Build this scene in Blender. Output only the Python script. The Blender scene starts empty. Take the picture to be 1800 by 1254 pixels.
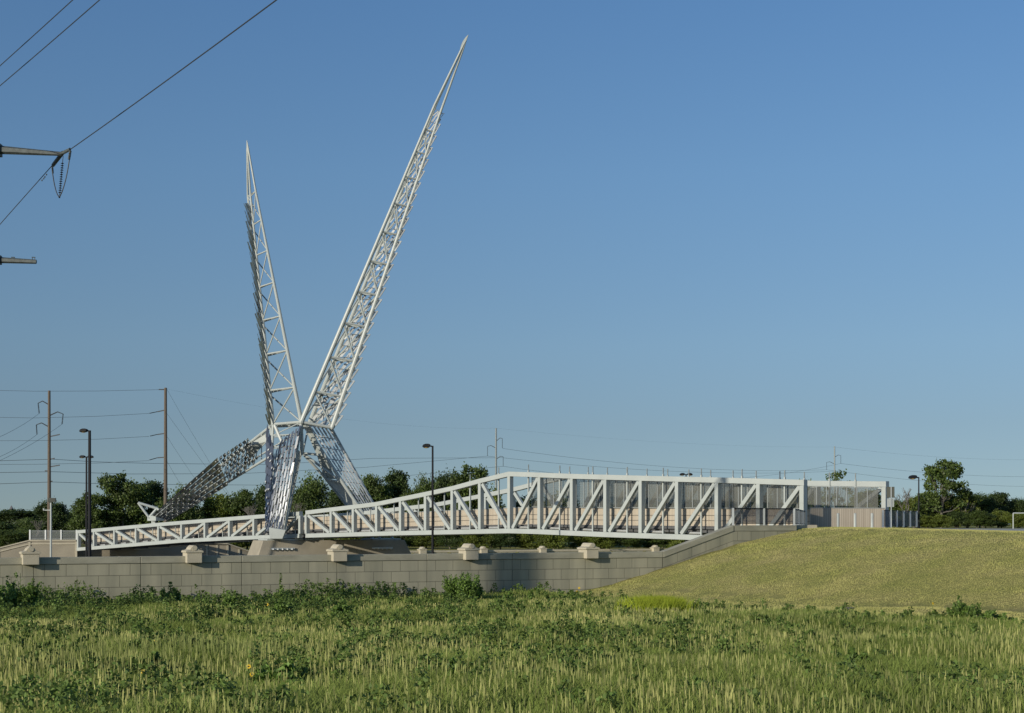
import bpy, math, random
import numpy as np
from mathutils import Vector, Matrix
random.seed(7); RNG = np.random.default_rng(7)
scene = bpy.context.scene
col = scene.collection
R = math.radians

# ------------------------------------------------------------------ camera
EYE = 3.9; F = 2500.0; HORIZ = 922.0
cam_d = bpy.data.cameras.new("camera"); cam = bpy.data.objects.new("camera", cam_d); col.objects.link(cam)
cam.location = (0, 0, EYE); cam.rotation_euler = (R(90), 0, 0)
cam_d.sensor_width = 36; cam_d.lens = 50; cam_d.shift_y = (HORIZ-627)/1800
cam_d.clip_start = .5; cam_d.clip_end = 20000
scene.camera = cam
# ------------------------------------------------------------------ light
SUN_EL = R(15.5)
LX, LY = .68, .733                       # horizontal travel of the light
sun_az = math.atan2(-LX, -LY)            # direction towards the sun, clockwise from +Y
w = bpy.data.worlds.new("World"); scene.world = w; w.use_nodes = True
nt = w.node_tree; bg = nt.nodes["Background"]
sky = nt.nodes.new("ShaderNodeTexSky"); sky.sky_type = 'NISHITA'; sky.sun_disc = False
sky.sun_elevation = SUN_EL; sky.sun_rotation = sun_az
sky.air_density = 1.0; sky.dust_density = .8; sky.ozone_density = 4.0; sky.altitude = 300
tcw = nt.nodes.new("ShaderNodeTexCoord"); vmw = nt.nodes.new("ShaderNodeVectorMath"); vmw.operation = 'ADD'; vmw.inputs[1].default_value = (0, 0, .085)
vnw = nt.nodes.new("ShaderNodeVectorMath"); vnw.operation = 'NORMALIZE'
nt.links.new(tcw.outputs['Generated'], vmw.inputs[0]); nt.links.new(vmw.outputs[0], vnw.inputs[0]); nt.links.new(vnw.outputs[0], sky.inputs[0])
# summer haze: the low sky is paler and greyer than the clear-air model, the high sky a little brighter
sxw = nt.nodes.new("ShaderNodeSeparateXYZ"); nt.links.new(tcw.outputs['Generated'], sxw.inputs[0])
rpw = nt.nodes.new("ShaderNodeValToRGB"); els = rpw.color_ramp.elements
for i_, (z_, c_) in enumerate(((0.0, (1.0, .80, .66)), (.069, (1.04, .86, .72)), (.124, (1.16, 1.02, .87)), (.238, (1.19, 1.18, 1.09)), (.343, (1.10, 1.20, 1.20)), (1.0, (1.0, 1.15, 1.2)))):
    e_ = els[i_] if i_ < 2 else els.new(z_)
    e_.position = z_; e_.color = (*[q/1.25 for q in c_], 1)
nt.links.new(sxw.outputs[2], rpw.inputs[0])
mxw = nt.nodes.new("ShaderNodeMix"); mxw.data_type = 'RGBA'; mxw.blend_type = 'MULTIPLY'; mxw.inputs[0].default_value = 1
nt.links.new(sky.outputs[0], mxw.inputs[6]); nt.links.new(rpw.outputs[0], mxw.inputs[7]); nt.links.new(mxw.outputs[2], bg.inputs[0]); bg.inputs[1].default_value = .14
sd = bpy.data.lights.new("sun", 'SUN'); sd.energy = 4.2; sd.angle = R(.53); sd.color = (1, .90, .74)
so = bpy.data.objects.new("sun", sd); col.objects.link(so)
dirv = Vector((LX*math.cos(SUN_EL), LY*math.cos(SUN_EL), -math.sin(SUN_EL)))
so.rotation_euler = dirv.to_track_quat('-Z', 'Y').to_euler(); so.location = (-50, -60, 60)
scene.view_settings.view_transform = 'Standard'; scene.view_settings.look = 'None'
scene.view_settings.exposure = 0.0; scene.view_settings.gamma = 1

# ------------------------------------------------------------------ materials
def mat(name, colr, rough=.6, metal=0, var=.12, nscale=1.5, bump=0, bscale=20, trans=0, island=0, spec=.5, col2=None, stretch=None):
    m = bpy.data.materials.new(name); m.use_nodes = True
    n = m.node_tree.nodes; l = m.node_tree.links
    p = n["Principled BSDF"]; p.inputs["Roughness"].default_value = rough; p.inputs["Metallic"].default_value = metal
    p.inputs["Specular IOR Level"].default_value = spec
    g = n.new("ShaderNodeNewGeometry"); no = n.new("ShaderNodeTexNoise"); no.inputs["Scale"].default_value = nscale
    no.inputs["Detail"].default_value = 5
    src = g.outputs["Position"]
    if stretch:
        mp = n.new("ShaderNodeMapping"); mp.inputs["Scale"].default_value = stretch; l.new(src, mp.inputs[0]); src = mp.outputs[0]
    l.new(src, no.inputs["Vector"])
    r = n.new("ShaderNodeValToRGB"); r.color_ramp.elements[0].position = .3; r.color_ramp.elements[1].position = .7
    c2 = col2 or colr
    r.color_ramp.elements[0].color = (*[c*(1-var) for c in colr], 1)
    r.color_ramp.elements[1].color = (*[min(1, c*(1+var)) for c in c2], 1)
    l.new(no.outputs[0], r.inputs[0]); out = r.outputs[0]
    if island:
        h = n.new("ShaderNodeHueSaturation"); mr = n.new("ShaderNodeMapRange")
        mr.inputs[3].default_value = 1-island; mr.inputs[4].default_value = 1+island
        l.new(g.outputs["Random Per Island"], mr.inputs[0]); l.new(mr.outputs[0], h.inputs["Value"])
        l.new(out, h.inputs["Color"]); out = h.outputs[0]
    l.new(out, p.inputs["Base Color"])
    if bump:
        b = n.new("ShaderNodeBump"); b.inputs["Strength"].default_value = bump; b.inputs["Distance"].default_value = .05
        n2 = n.new("ShaderNodeTexNoise"); n2.inputs["Scale"].default_value = bscale; n2.inputs["Detail"].default_value = 6
        l.new(g.outputs["Position"], n2.inputs["Vector"]); l.new(n2.outputs[0], b.inputs["Height"]); l.new(b.outputs[0], p.inputs["Normal"])
    if trans:
        t = n.new("ShaderNodeBsdfTranslucent"); l.new(out, t.inputs[0]); mx = n.new("ShaderNodeMixShader"); mx.inputs[0].default_value = trans
        l.new(p.outputs[0], mx.inputs[1]); l.new(t.outputs[0], mx.inputs[2]); l.new(mx.outputs[0], n["Material Output"].inputs[0])
    return m
M = {}
M['paint'] = mat('white_paint', (.378, .415, .402), .42, var=.05, nscale=.7, bump=.03, bscale=3)
M['paint_grey'] = mat('grey_paint', (.30, .33, .33), .5, var=.06)
M['steel'] = mat('stainless_steel', (.31, .315, .30), .32, 1, var=.12, nscale=.8, island=.35, bump=.12, bscale=2)
M['legsteel'] = mat('leg_plate_steel', (.19, .20, .215), .33, 1, var=.08, nscale=.8, island=.2)
M['brushed'] = mat('brushed_steel', (.50, .52, .52), .4, .2, var=.1, nscale=.8, island=.2)
M['clip'] = mat('painted_glint', (.62, .64, .62), .4, .2, var=.05)  # pale colour of the tabs that imitate glints on the feather plates
M['armsteel'] = mat('weathered_arm_steel', (.075, .09, .09), .6, .2, var=.3, nscale=5)
M['galv'] = mat('galvanised_steel', (.24, .27, .27), .5, .4, var=.25, nscale=6)
M['dark'] = mat('dark_steel', (.006, .007, .010), .6, .0, var=.2, spec=.3)
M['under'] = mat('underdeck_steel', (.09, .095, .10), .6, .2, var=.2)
M['pipe'] = mat('pale_pipe', (.40, .42, .42), .4, .2, var=.1)
M['cable'] = mat('cable', (.05, .055, .06), .6, .3, var=.1)
M['timberpole'] = mat('weathered_pole_wood', (.115, .092, .07), .85, var=.25, nscale=3, stretch=(8, 8, .6))
M['trim'] = mat('cast_stone', (.43, .395, .30), .85, var=.1, nscale=1.2, bump=.2)
M['pier'] = mat('pier_concrete', (.30, .272, .21), .85, var=.14, nscale=.5, bump=.2, bscale=6)
M['asphalt'] = mat('asphalt', (.09, .09, .085), .9, var=.15)
M['concrete'] = mat('light_concrete', (.33, .33, .29), .9, var=.12, nscale=.8)
M['leaf1'] = mat('foliage_green', (.075, .115, .022), .6, var=.3, nscale=.25, trans=.3, island=.35)
M['leaf2'] = mat('foliage_dark', (.048, .080, .018), .6, var=.3, nscale=.25, trans=.3, island=.35)
M['leaf3'] = mat('foliage_yellow_green', (.12, .155, .022), .6, var=.3, nscale=.25, trans=.3, island=.35)
M['bark'] = mat('bark', (.13, .122, .105), .9, var=.25, nscale=4)
M['weed'] = mat('weed_leaf', (.105, .165, .036), .65, var=.25, nscale=.5, trans=.25, island=.4, spec=.3)
M['shrub'] = mat('shrub_leaf', (.12, .20, .035), .65, var=.25, nscale=.6, trans=.3, island=.4)
M['grassblade'] = mat('grass_blade', (.17, .23, .045), .7, var=.3, nscale=.16, trans=.3, island=.35, spec=.2, col2=(.185, .235, .058))
M['stalk'] = mat('seed_stalk', (.27, .32, .10), .8, var=.25, nscale=.15, trans=.25, island=.3, spec=.2, col2=(.38, .37, .14))
M['brightgrass'] = mat('bright_grass', (.28, .34, .03), .7, var=.2, trans=.3, island=.3, spec=.2)
M['turfblade'] = mat('mown_turf_blade', (.47, .475, .15), .8, var=.10, nscale=.35, trans=.25, island=.14, spec=.2, col2=(.50, .46, .19))
M['petal'] = mat('petal', (.85, .58, .02), .6, var=.1, trans=.2)
M['flowereye'] = mat('flower_disc', (.05, .025, .01), .9, var=.2)
M['roof'] = mat('grey_roof', (.10, .10, .11), .8, var=.1)
M['glasscap'] = mat('lamp_lens', (.6, .42, .12), .3, var=.1)
M['signback'] = mat('sign_back', (.085, .09, .075), .5, .4, var=.08)
M['alu'] = mat('silver_post', (.52, .55, .55), .4, .4, var=.06)

def ground_material():
    m = bpy.data.materials.new('field_soil_and_turf'); m.use_nodes = True
    n = m.node_tree.nodes; l = m.node_tree.links; p = n["Principled BSDF"]; p.inputs["Roughness"].default_value = .95
    p.inputs["Specular IOR Level"].default_value = .1
    g = n.new("ShaderNodeNewGeometry")
    def noise(s, d=8, r=.6):
        a = n.new("ShaderNodeTexNoise"); a.inputs["Scale"].default_value = s; a.inputs["Detail"].default_value = d; a.inputs["Roughness"].default_value = r
        l.new(g.outputs["Position"], a.inputs["Vector"]); return a
    def ramp(s, c):
        r = n.new("ShaderNodeValToRGB"); e = r.color_ramp.elements
        e[0].position, e[0].color = c[0][0], (*c[0][1], 1); e[1].position, e[1].color = c[-1][0], (*c[-1][1], 1)
        for q in c[1:-1]:
            x = e.new(q[0]); x.color = (*q[1], 1)
        l.new(s.outputs[0], r.inputs[0]); return r
    a = ramp(noise(.35), [(.30, (.25, .26, .075)), (.5, (.30, .29, .095)), (.72, (.36, .32, .13))])
    b = ramp(noise(9, 4, .8), [(.35, (.55, .55, .55)), (.65, (1.15, 1.15, 1.15))])
    mx = n.new("ShaderNodeMix"); mx.data_type = 'RGBA'; mx.blend_type = 'MULTIPLY'; mx.inputs[0].default_value = 1
    l.new(a.outputs[0], mx.inputs[6]); l.new(b.outputs[0], mx.inputs[7]); l.new(mx.outputs[2], p.inputs["Base Color"])
    bp = n.new("ShaderNodeBump"); bp.inputs["Strength"].default_value = .8; bp.inputs["Distance"].default_value = .12
    l.new(noise(5, 8, .75).outputs[0], bp.inputs["Height"]); l.new(bp.outputs[0], p.inputs["Normal"])
    return m
M['ground'] = ground_material()

def block_material():
    m = bpy.data.materials.new('block_wall_concrete'); m.use_nodes = True
    n = m.node_tree.nodes; l = m.node_tree.links; p = n["Principled BSDF"]; p.inputs["Roughness"].default_value = .9
    p.inputs["Specular IOR Level"].default_value = .2
    tc = n.new("ShaderNodeUVMap")
    br = n.new("ShaderNodeTexBrick"); br.inputs["Scale"].default_value = 1.0
    br.inputs["Brick Width"].default_value = 1.06; br.inputs["Row Height"].default_value = .61
    br.inputs["Mortar Size"].default_value = .015; br.inputs["Mortar Smooth"].default_value = .1
    br.inputs["Bias"].default_value = 0
    br.inputs["Color1"].default_value = (.285, .280, .215, 1); br.inputs["Color2"].default_value = (.325, .315, .245, 1)
    br.inputs["Mortar"].default_value = (.155, .15, .115, 1)
    l.new(tc.outputs[0], br.inputs["Vector"])
    # water streaks and weathering
    mp = n.new("ShaderNodeMapping"); mp.inputs["Scale"].default_value = (1.1, .14, 1); l.new(tc.outputs[0], mp.inputs[0])
    no = n.new("ShaderNodeTexNoise"); no.inputs["Scale"].default_value = 1; no.inputs["Detail"].default_value = 6; l.new(mp.outputs[0], no.inputs["Vector"])
    r = n.new("ShaderNodeValToRGB"); r.color_ramp.elements[0].position = .32; r.color_ramp.elements[0].color = (.80, .81, .80, 1)
    r.color_ramp.elements[1].position = .68; r.color_ramp.elements[1].color = (1.17, 1.15, 1.10, 1); l.new(no.outputs[0], r.inputs[0])
    mx = n.new("ShaderNodeMix"); mx.data_type = 'RGBA'; mx.blend_type = 'MULTIPLY'; mx.inputs[0].default_value = 1
    l.new(br.outputs[0], mx.inputs[6]); l.new(r.outputs[0], mx.inputs[7]); l.new(mx.outputs[2], p.inputs["Base Color"])
    bp = n.new("ShaderNodeBump"); bp.inputs["Strength"].default_value = .5; bp.inputs["Distance"].default_value = .03; bp.invert = True
    l.new(br.outputs["Fac"], bp.inputs["Height"])
    b2 = n.new("ShaderNodeBump"); b2.inputs["Strength"].default_value = .12; b2.inputs["Distance"].default_value = .02
    n3 = n.new("ShaderNodeTexNoise"); n3.inputs["Scale"].default_value = 14; l.new(tc.outputs[0], n3.inputs["Vector"])
    l.new(n3.outputs[0], b2.inputs["Height"]); l.new(bp.outputs[0], b2.inputs["Normal"]); l.new(b2.outputs[0], p.inputs["Normal"])
    return m
M['block'] = block_material()

def timber_material():
    m = bpy.data.materials.new('parapet_boards'); m.use_nodes = True
    n = m.node_tree.nodes; l = m.node_tree.links; p = n["Principled BSDF"]; p.inputs["Roughness"].default_value = .7
    tc = n.new("ShaderNodeUVMap"); br = n.new("ShaderNodeTexBrick")
    br.offset = 0; br.inputs["Scale"].default_value = 1; br.inputs["Brick Width"].default_value = .16; br.inputs["Row Height"].default_value = 1.6
    br.inputs["Mortar Size"].default_value = .012; br.inputs["Bias"].default_value = 0
    br.inputs["Color1"].default_value = (.39, .345, .275, 1); br.inputs["Color2"].default_value = (.46, .415, .335, 1); br.inputs["Mortar"].default_value = (.16, .12, .09, 1)
    l.new(tc.outputs[0], br.inputs["Vector"]); l.new(br.outputs[0], p.inputs["Base Color"])
    return m
M['timber'] = timber_material()

def screen_material():
    m = bpy.data.materials.new('woven_wire_screen'); m.use_nodes = True
    n = m.node_tree.nodes; l = m.node_tree.links; p = n["Principled BSDF"]
    p.inputs["Base Color"].default_value = (.15, .16, .145, 1); p.inputs["Roughness"].default_value = .5; p.inputs["Metallic"].default_value = .2
    t = n.new("ShaderNodeBsdfTransparent"); mx = n.new("ShaderNodeMixShader")
    tc = n.new("ShaderNodeUVMap"); ck = n.new("ShaderNodeTexBrick"); ck.inputs["Scale"].default_value = 1
    ck.inputs["Brick Width"].default_value = .30; ck.inputs["Row Height"].default_value = .15; ck.inputs["Mortar Size"].default_value = .03
    ck.inputs["Color1"].default_value = (.30, .30, .30, 1); ck.inputs["Color2"].default_value = (.36, .36, .36, 1); ck.inputs["Mortar"].default_value = (.46, .46, .46, 1)
    l.new(tc.outputs[0], ck.inputs["Vector"]); l.new(ck.outputs[0], mx.inputs[0])
    l.new(t.outputs[0], mx.inputs[1]); l.new(p.outputs[0], mx.inputs[2]); l.new(mx.outputs[0], n["Material Output"].inputs[0])
    return m
M['screen'] = screen_material()
def mesh_material(name, c, a):
    m = bpy.data.materials.new(name); m.use_nodes = True
    n = m.node_tree.nodes; l = m.node_tree.links; p = n["Principled BSDF"]
    p.inputs["Base Color"].default_value = (*c, 1); p.inputs["Roughness"].default_value = .5
    t = n.new("ShaderNodeBsdfTransparent"); mx = n.new("ShaderNodeMixShader"); mx.inputs[0].default_value = a
    l.new(t.outputs[0], mx.inputs[1]); l.new(p.outputs[0], mx.inputs[2]); l.new(mx.outputs[0], n["Material Output"].inputs[0])
    return m
M['railmesh'] = mesh_material('rail_mesh', (.04, .05, .07), .5)

# ------------------------------------------------------------------ mesh helpers
class MB:
    def __init__(s): s.v = []; s.f = []; s.uv = []
    def face(s, idx, uv=None):
        s.f.append(idx); s.uv.append(uv or [(0, 0)]*len(idx))
    def hexa(s, c, uvs=None):           # 8 corners: bottom 4, top 4 (ccw)
        b = len(s.v); s.v += [tuple(x) for x in c]
        for q in ((0, 3, 2, 1), (4, 5, 6, 7), (0, 1, 5, 4), (1, 2, 6, 5), (2, 3, 7, 6), (3, 0, 4, 7)):
            s.face([b+i for i in q], [uvs[i] for i in q] if uvs else None)
    def box(s, c, sz, rz=0):
        c = Vector(c); m = Matrix.Rotation(rz, 3, 'Z'); x, y, z = sz[0]/2, sz[1]/2, sz[2]/2
        s.hexa([c+m@Vector(p) for p in ((-x, -y, -z), (x, -y, -z), (x, y, -z), (-x, y, -z), (-x, -y, z), (x, -y, z), (x, y, z), (-x, y, z))])
    def beam(s, p, q, wd, ht, up=(0, 0, 1)):
        p = Vector(p); q = Vector(q); d = (q-p).normalized(); up = Vector(up)
        sd_ = d.cross(up)
        if sd_.length < 1e-4: sd_ = d.cross(Vector((0, 1, 0)))
        sd_.normalize(); u = sd_.cross(d).normalized(); a = sd_*wd/2; b = u*ht/2
        s.hexa([p-a-b, p+a-b, q+a-b, q-a-b, p-a+b, p+a+b, q+a+b, q-a+b])
    def tube(s, p, q, r0, r1=None, n=8, cap=True):
        r1 = r0 if r1 is None else r1
        p = Vector(p); q = Vector(q); d = (q-p).normalized()
        a = d.cross(Vector((0, 0, 1)));
        if a.length < 1e-3: a = d.cross(Vector((0, 1, 0)))
        a.normalize(); c = d.cross(a); b = len(s.v)
        for o, r in ((p, r0), (q, r1)):
            for k in range(n):
                t = 2*math.pi*k/n; s.v.append(tuple(o+a*math.cos(t)*r+c*math.sin(t)*r))
        for k in range(n):
            s.face([b+k, b+(k+1) % n, b+n+(k+1) % n, b+n+k])
        if cap: s.face([b+k for k in range(n)][::-1]); s.face([b+n+k for k in range(n)])
    def poly(s, pts, r, n=6):
        for i in range(len(pts)-1): s.tube(pts[i], pts[i+1], r, n=n, cap=(i in (0, len(pts)-2)))
    def plate(s, pts, t, nrm=None):     # planar polygon given thickness
        pts = [Vector(p) for p in pts]; nrm = nrm or (pts[1]-pts[0]).cross(pts[2]-pts[0]).normalized()
        b = len(s.v); k = len(pts); s.v += [tuple(p-nrm*t/2) for p in pts]+[tuple(p+nrm*t/2) for p in pts]
        s.face([b+i for i in range(k)][::-1]); s.face([b+k+i for i in range(k)])
        for i in range(k): s.face([b+i, b+(i+1) % k, b+k+(i+1) % k, b+k+i])
    def sphere(s, c, r, n=8, m=6, sc=(1, 1, 1)):
        b = len(s.v)
        for i in range(m+1):
            ph = math.pi*i/m
            for k in range(n):
                t = 2*math.pi*k/n; s.v.append((c[0]+r*sc[0]*math.sin(ph)*math.cos(t), c[1]+r*sc[1]*math.sin(ph)*math.sin(t), c[2]+r*sc[2]*math.cos(ph)))
        for i in range(m):
            for k in range(n): s.face([b+i*n+k, b+(i+1)*n+k, b+(i+1)*n+(k+1) % n, b+i*n+(k+1) % n])
    def build(s, name, m, parent=None, bevel=0, smooth=False, origin=None):
        me = bpy.data.meshes.new(name); 
        o = Vector(origin) if origin is not None else Vector((0, 0, 0))
        me.from_pydata([tuple(Vector(v)-o) for v in s.v], [], s.f)
        uvl = me.uv_layers.new(name="UVMap"); flat = [c for f in s.uv for p in f for c in p]; uvl.data.foreach_set("uv", flat)
        me.materials.append(m if not isinstance(m, str) else M[m])
        if smooth: me.polygons.foreach_set("use_smooth", [True]*len(me.polygons))
        ob = bpy.data.objects.new(name, me); col.objects.link(ob); ob.location = o
        if parent: ob.parent = parent; ob.location = o
        if bevel:
            bv = ob.modifiers.new("bevel", 'BEVEL'); bv.width = bevel; bv.segments = 1; bv.limit_method = 'ANGLE'
        return ob
def tag(o, label=None, cat=None, group=None, kind=None):
    if label: o["label"] = label
    if cat: o["category"] = cat
    if group: o["group"] = group
    if kind: o["kind"] = kind
    return o
def empty(name, loc=(0, 0, 0), **k):
    o = bpy.data.objects.new(name, None); o.empty_display_size = .5; col.objects.link(o); o.location = loc; tag(o, **k); return o
def rebase(root):
    """children were written in world coordinates; give them coordinates relative to the root's base"""
    for c in root.children: c.location = Vector(c.location)-Vector(root.location)
def np_mesh(name, verts, faces_flat, loop_tot, m, parent=None, origin=None, smooth=False):
    me = bpy.data.meshes.new(name); nv = len(verts); nf = len(loop_tot)
    if origin is not None: verts = verts-np.array(origin)
    me.vertices.add(nv); me.vertices.foreach_set("co", verts.astype(np.float32).ravel())
    me.loops.add(len(faces_flat)); me.loops.foreach_set("vertex_index", faces_flat.astype(np.int32))
    st = np.concatenate([[0], np.cumsum(loop_tot)[:-1]]).astype(np.int32)
    me.polygons.add(nf); me.polygons.foreach_set("loop_start", st); me.polygons.foreach_set("loop_total", loop_tot.astype(np.int32))
    me.update(calc_edges=True); me.validate(); me.materials.append(M[m] if isinstance(m, str) else m)
    ob = bpy.data.objects.new(name, me); col.objects.link(ob)
    if origin is not None: ob.location = origin
    if parent: ob.parent = parent
    return ob
def PX(x, y, z):                        # point seen at photo pixel (x,y) at distance z along the view axis
    return Vector(((x-900)*z/F, z, EYE+(HORIZ-y)*z/F))
def interp(x, pts): return float(np.interp(x, [p[0] for p in pts], [p[1] for p in pts]))

# ------------------------------------------------------------------ plan of the site
WT = Vector((.9104, .4139, 0)).normalized()                # direction of the highway and both walls
WN = Vector((WT.y, -WT.x, 0))                              # faces the camera
W0 = Vector((-900*71/F, 71, 0))                            # near wall, left edge of frame
def wall_pt(x):                                            # where the near wall crosses the view at photo column x
    k = (x-900)/F; t = (k*W0.y-W0.x)/(WT.x-k*WT.y); return W0+WT*t, t
WING0, _ = wall_pt(1165); WING1 = Vector(((1290-900)*89/F, 89.2, 0)); WING2 = Vector((18.3, 91.6, 0)); WING3 = Vector((23.6, 113.6, 0))
TH = R(45.75)
AX = Vector((math.cos(TH), -math.sin(TH), 0)); AN = Vector((math.sin(TH), math.cos(TH), 0))   # bridge axis (left>right), away from camera
B0 = Vector((0, 139.15, 0)); BW = 8.5
def bridge_a(x): k = (x-900)/F; return (k*B0.y-B0.x)/(AX.x-k*AX.y)
def bridge_z(x): return (B0+AX*bridge_a(x)).y
FW0 = Vector(((135-900)*206/F, 206, 0))                    # a point on the far wall

def sstep(x, a, b):
    t = np.clip((x-a)/(b-a), 0, 1); return t*t*(3-2*t)
FOOT = np.array((3.9, 82.)); FN = np.array((.847, .531))
def terrain(X, Y):
    X = np.asarray(X, float); Y = np.asarray(Y, float)
    base = np.interp(Y, [-50, 0, 10, 20, 45, 72, 95], [2.6, 2.1, 1.75, 1.35, .45, -.15, -.4])
    base = base + .10*np.sin(X*.35+1)*np.cos(Y*.3) + .05*np.sin(X*1.1+Y*.7)
    s = (X-FOOT[0])*FN[0]+(Y-FOOT[1])*FN[1]
    prof = np.interp(s, [-3, 0, 3, 7, 12, 18, 22, 32, 45, 70], [0, .12, .55, 1.60, 2.95, 4.0, 4.1, 4.1, 4.1, 4.1])
    right = .32*sstep(X, 20, 36)
    hill = -.38 + prof - right*(prof/4)
    h = np.where(s > -3, np.maximum(base, np.maximum(hill, base*np.clip(1-prof/2, 0, 1))), base)
    # level mown plateau beyond the crest
    # signed distance behind the near wall
    d = (X-W0.x)*(-WN.x)+(Y-W0.y)*(-WN.y)
    dw = (X-WING1.x)*(-(WING3-WING1).normalized().y)+(Y-WING1.y)*((WING3-WING1).normalized().x)   # left of the returning wing wall
    e2 = Vector((75, 290, 0))-WING3; e2.normalize()
    de = (X-WING3.x)*(-e2.y)+(Y-WING3.y)*e2.x
    left = np.where(Y < WING3.y, dw, de)
    df = (FW0.x-X)*(-WN.x)+(FW0.y-Y)*(-WN.y)               # in front of the far wall
    m = sstep(d, .35, 1.4)*sstep(left, .35, 1.4); inn = sstep(df, 0, 1)
    lvl = -4.2*inn+(-.55+np.clip((-df)/60, 0, 1)*.5)*(1-inn)
    h = h*(1-m)+lvl*m
    return h
def hgt(x, y): return float(terrain(x, y))

# ground sheet reaching the horizon
gx = np.concatenate([[-9000, -4000, -1800, -900, -500, -300, -200, -150], np.arange(-120, 121, 1.0), [150, 200, 300, 500, 900, 1800, 4000, 9000]])
gy = np.concatenate([[-400, -150, -60], np.arange(-30, 130, .8), np.arange(130, 330, 2.5), [360, 420, 520, 700, 1000, 1600, 3000, 6000, 12000]])
XX, YY = np.meshgrid(gx, gy); ZZ = terrain(XX, YY)
V = np.stack([XX, YY, ZZ], -1).reshape(-1, 3); nx, ny = len(gx), len(gy)
ii, jj = np.meshgrid(np.arange(nx-1), np.arange(ny-1)); a = (jj*nx+ii).ravel()
Fq = np.stack([a, a+1, a+nx+1, a+nx], -1)
g = np_mesh("ground", V, Fq.ravel(), np.full(len(Fq), 4), 'ground'); tag(g, kind='structure')
g.data.polygons.foreach_set("use_smooth", [True]*len(g.data.polygons))
# highway surface in the cut
mb = MB(); h0 = W0-WN*2.2; far0 = FW0+WN*2
def hw(t, k): return (h0+WT*t)*(1-k)+(far0+WT*t)*k
for k0, k1 in ((.02, .46), (.56, .98)):
    mb.hexa([hw(-90, k0)+Vector((0, 0, -4.5)), hw(41, k0)+Vector((0, 0, -4.5)), hw(41, k1)+Vector((0, 0, -4.5)), hw(-90, k1)+Vector((0, 0, -4.5)),
             hw(-90, k0)+Vector((0, 0, -4.17)), hw(41, k0)+Vector((0, 0, -4.17)), hw(41, k1)+Vector((0, 0, -4.17)), hw(-90, k1)+Vector((0, 0, -4.17))])
tag(mb.build("highway", 'asphalt'), kind='structure')
# road over the plateau behind the mown hill
mb = MB(); rp = []
for X in np.arange(24.5, 100, 2.0):
    y0 = 103.5-(X-24.5)*.40+ (2.0 if X > 40 else 0)*0; rp.append((X, y0))
NR = 14
for i, (x, y) in enumerate(rp):
    for q in range(NR):
        f_ = q/(NR-1); xx, yy = x+.30*62*f_, y+62*f_; mb.v.append((xx, yy, max(hgt(xx+a_, yy+b_) for a_ in (-1, 0, 1) for b_ in (-1, 0, 1))+.03))
for i in range(len(rp)-1):
    for q in range(NR-1): b = i*NR+q; mb.face([b, b+NR, b+NR+1, b+1])
tag(mb.build("road", 'concrete'), kind='structure')
for i, side in enumerate((0, 1)):
    pass

# ------------------------------------------------------------------ near wall
def wall_solid(mb, A, B, zb, za0, za1, th, u0=0, slopeuv=False):
    n = Vector(((B-A).y, -(B-A).x, 0)).normalized(); L = (B-A).length; bk = -n*th
    c = [A+Vector((0, 0, zb)), B+Vector((0, 0, zb)), B+bk+Vector((0, 0, zb)), A+bk+Vector((0, 0, zb)),
         A+Vector((0, 0, za0)), B+Vector((0, 0, za1)), B+bk+Vector((0, 0, za1)), A+bk+Vector((0, 0, za0))]
    v0 = lambda z, top: (z-top)+6.1-.0
    uv = [(u0, v0(zb, za0)), (u0+L, v0(zb, za1 if slopeuv else za0)), (u0+L, 0), (u0, 0), (u0, 6.1), (u0+L, 6.1 if slopeuv else v0(za1, za0)), (u0+L, 6.1), (u0, 6.1)]
    mb.hexa(c, uv)
TOPW = 2.23
nw = empty("retaining_wall", W0, label="long grey block patterned concrete wall along the weedy meadow, ramping up at its right end", cat="wall")
m_ = MB(); u = -60.0
# panel by panel, with real joints between panels
tmax = (WING0-W0).length; joints = [-60.42]+[round(wall_pt(x)[1]/.53)*.53 for x in (50, 245, 425, 592, 750, 897, 1035)]+[tmax]
for i in range(len(joints)-1):
    a0, a1 = joints[i]+.012, joints[i+1]-.012
    wall_solid(m_, W0+WT*a0, W0+WT*a1, -5, TOPW-.36, TOPW-.36, .45, u0=a0)
u_ = tmax
wall_solid(m_, WING0+WT*.03, WING1, -5, TOPW-.36, 3.83-.36, .45, u0=u_, slopeuv=True)
wall_solid(m_, WING1, WING2, -5, 3.83-.36, 3.84-.36, .45, u0=u_+6)
wall_solid(m_, WING2, WING3, -5, 3.84-.36, 3.84-.36, .45, u0=u_+20)
m_.build("wall_face", 'block', nw)
m_ = MB()
M['coping'] = mat('coping_concrete', (.30, .292, .225), .88, var=.16, nscale=.9, bump=.2, stretch=(1, 1, 2.5))
n = WN*.05
def cope(A, B, z0, z1):
    nn = Vector(((B-A).y, -(B-A).x, 0)).normalized(); fr = nn*.05; bk = -nn*.5
    m_.hexa([A+fr+Vector((0, 0, z0-.355)), B+fr+Vector((0, 0, z1-.355)), B+bk+Vector((0, 0, z1-.355)), A+bk+Vector((0, 0, z0-.355)),
             A+fr+Vector((0, 0, z0)), B+fr+Vector((0, 0, z1)), B+bk+Vector((0, 0, z1)), A+bk+Vector((0, 0, z0))])
for i in range(len(joints)-1):
    cope(W0+WT*(joints[i]+.012), W0+WT*(joints[i+1]-.012), TOPW, TOPW)
cope(WING0+WT*.03, WING1, TOPW, 3.83); cope(WING1+Vector((.05, .06, 0)), WING2, 3.83, 3.84); cope(WING2, WING3, 3.84, 3.84)
m_.build("coping", 'coping', nw, bevel=.015)
rebase(nw)
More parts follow.
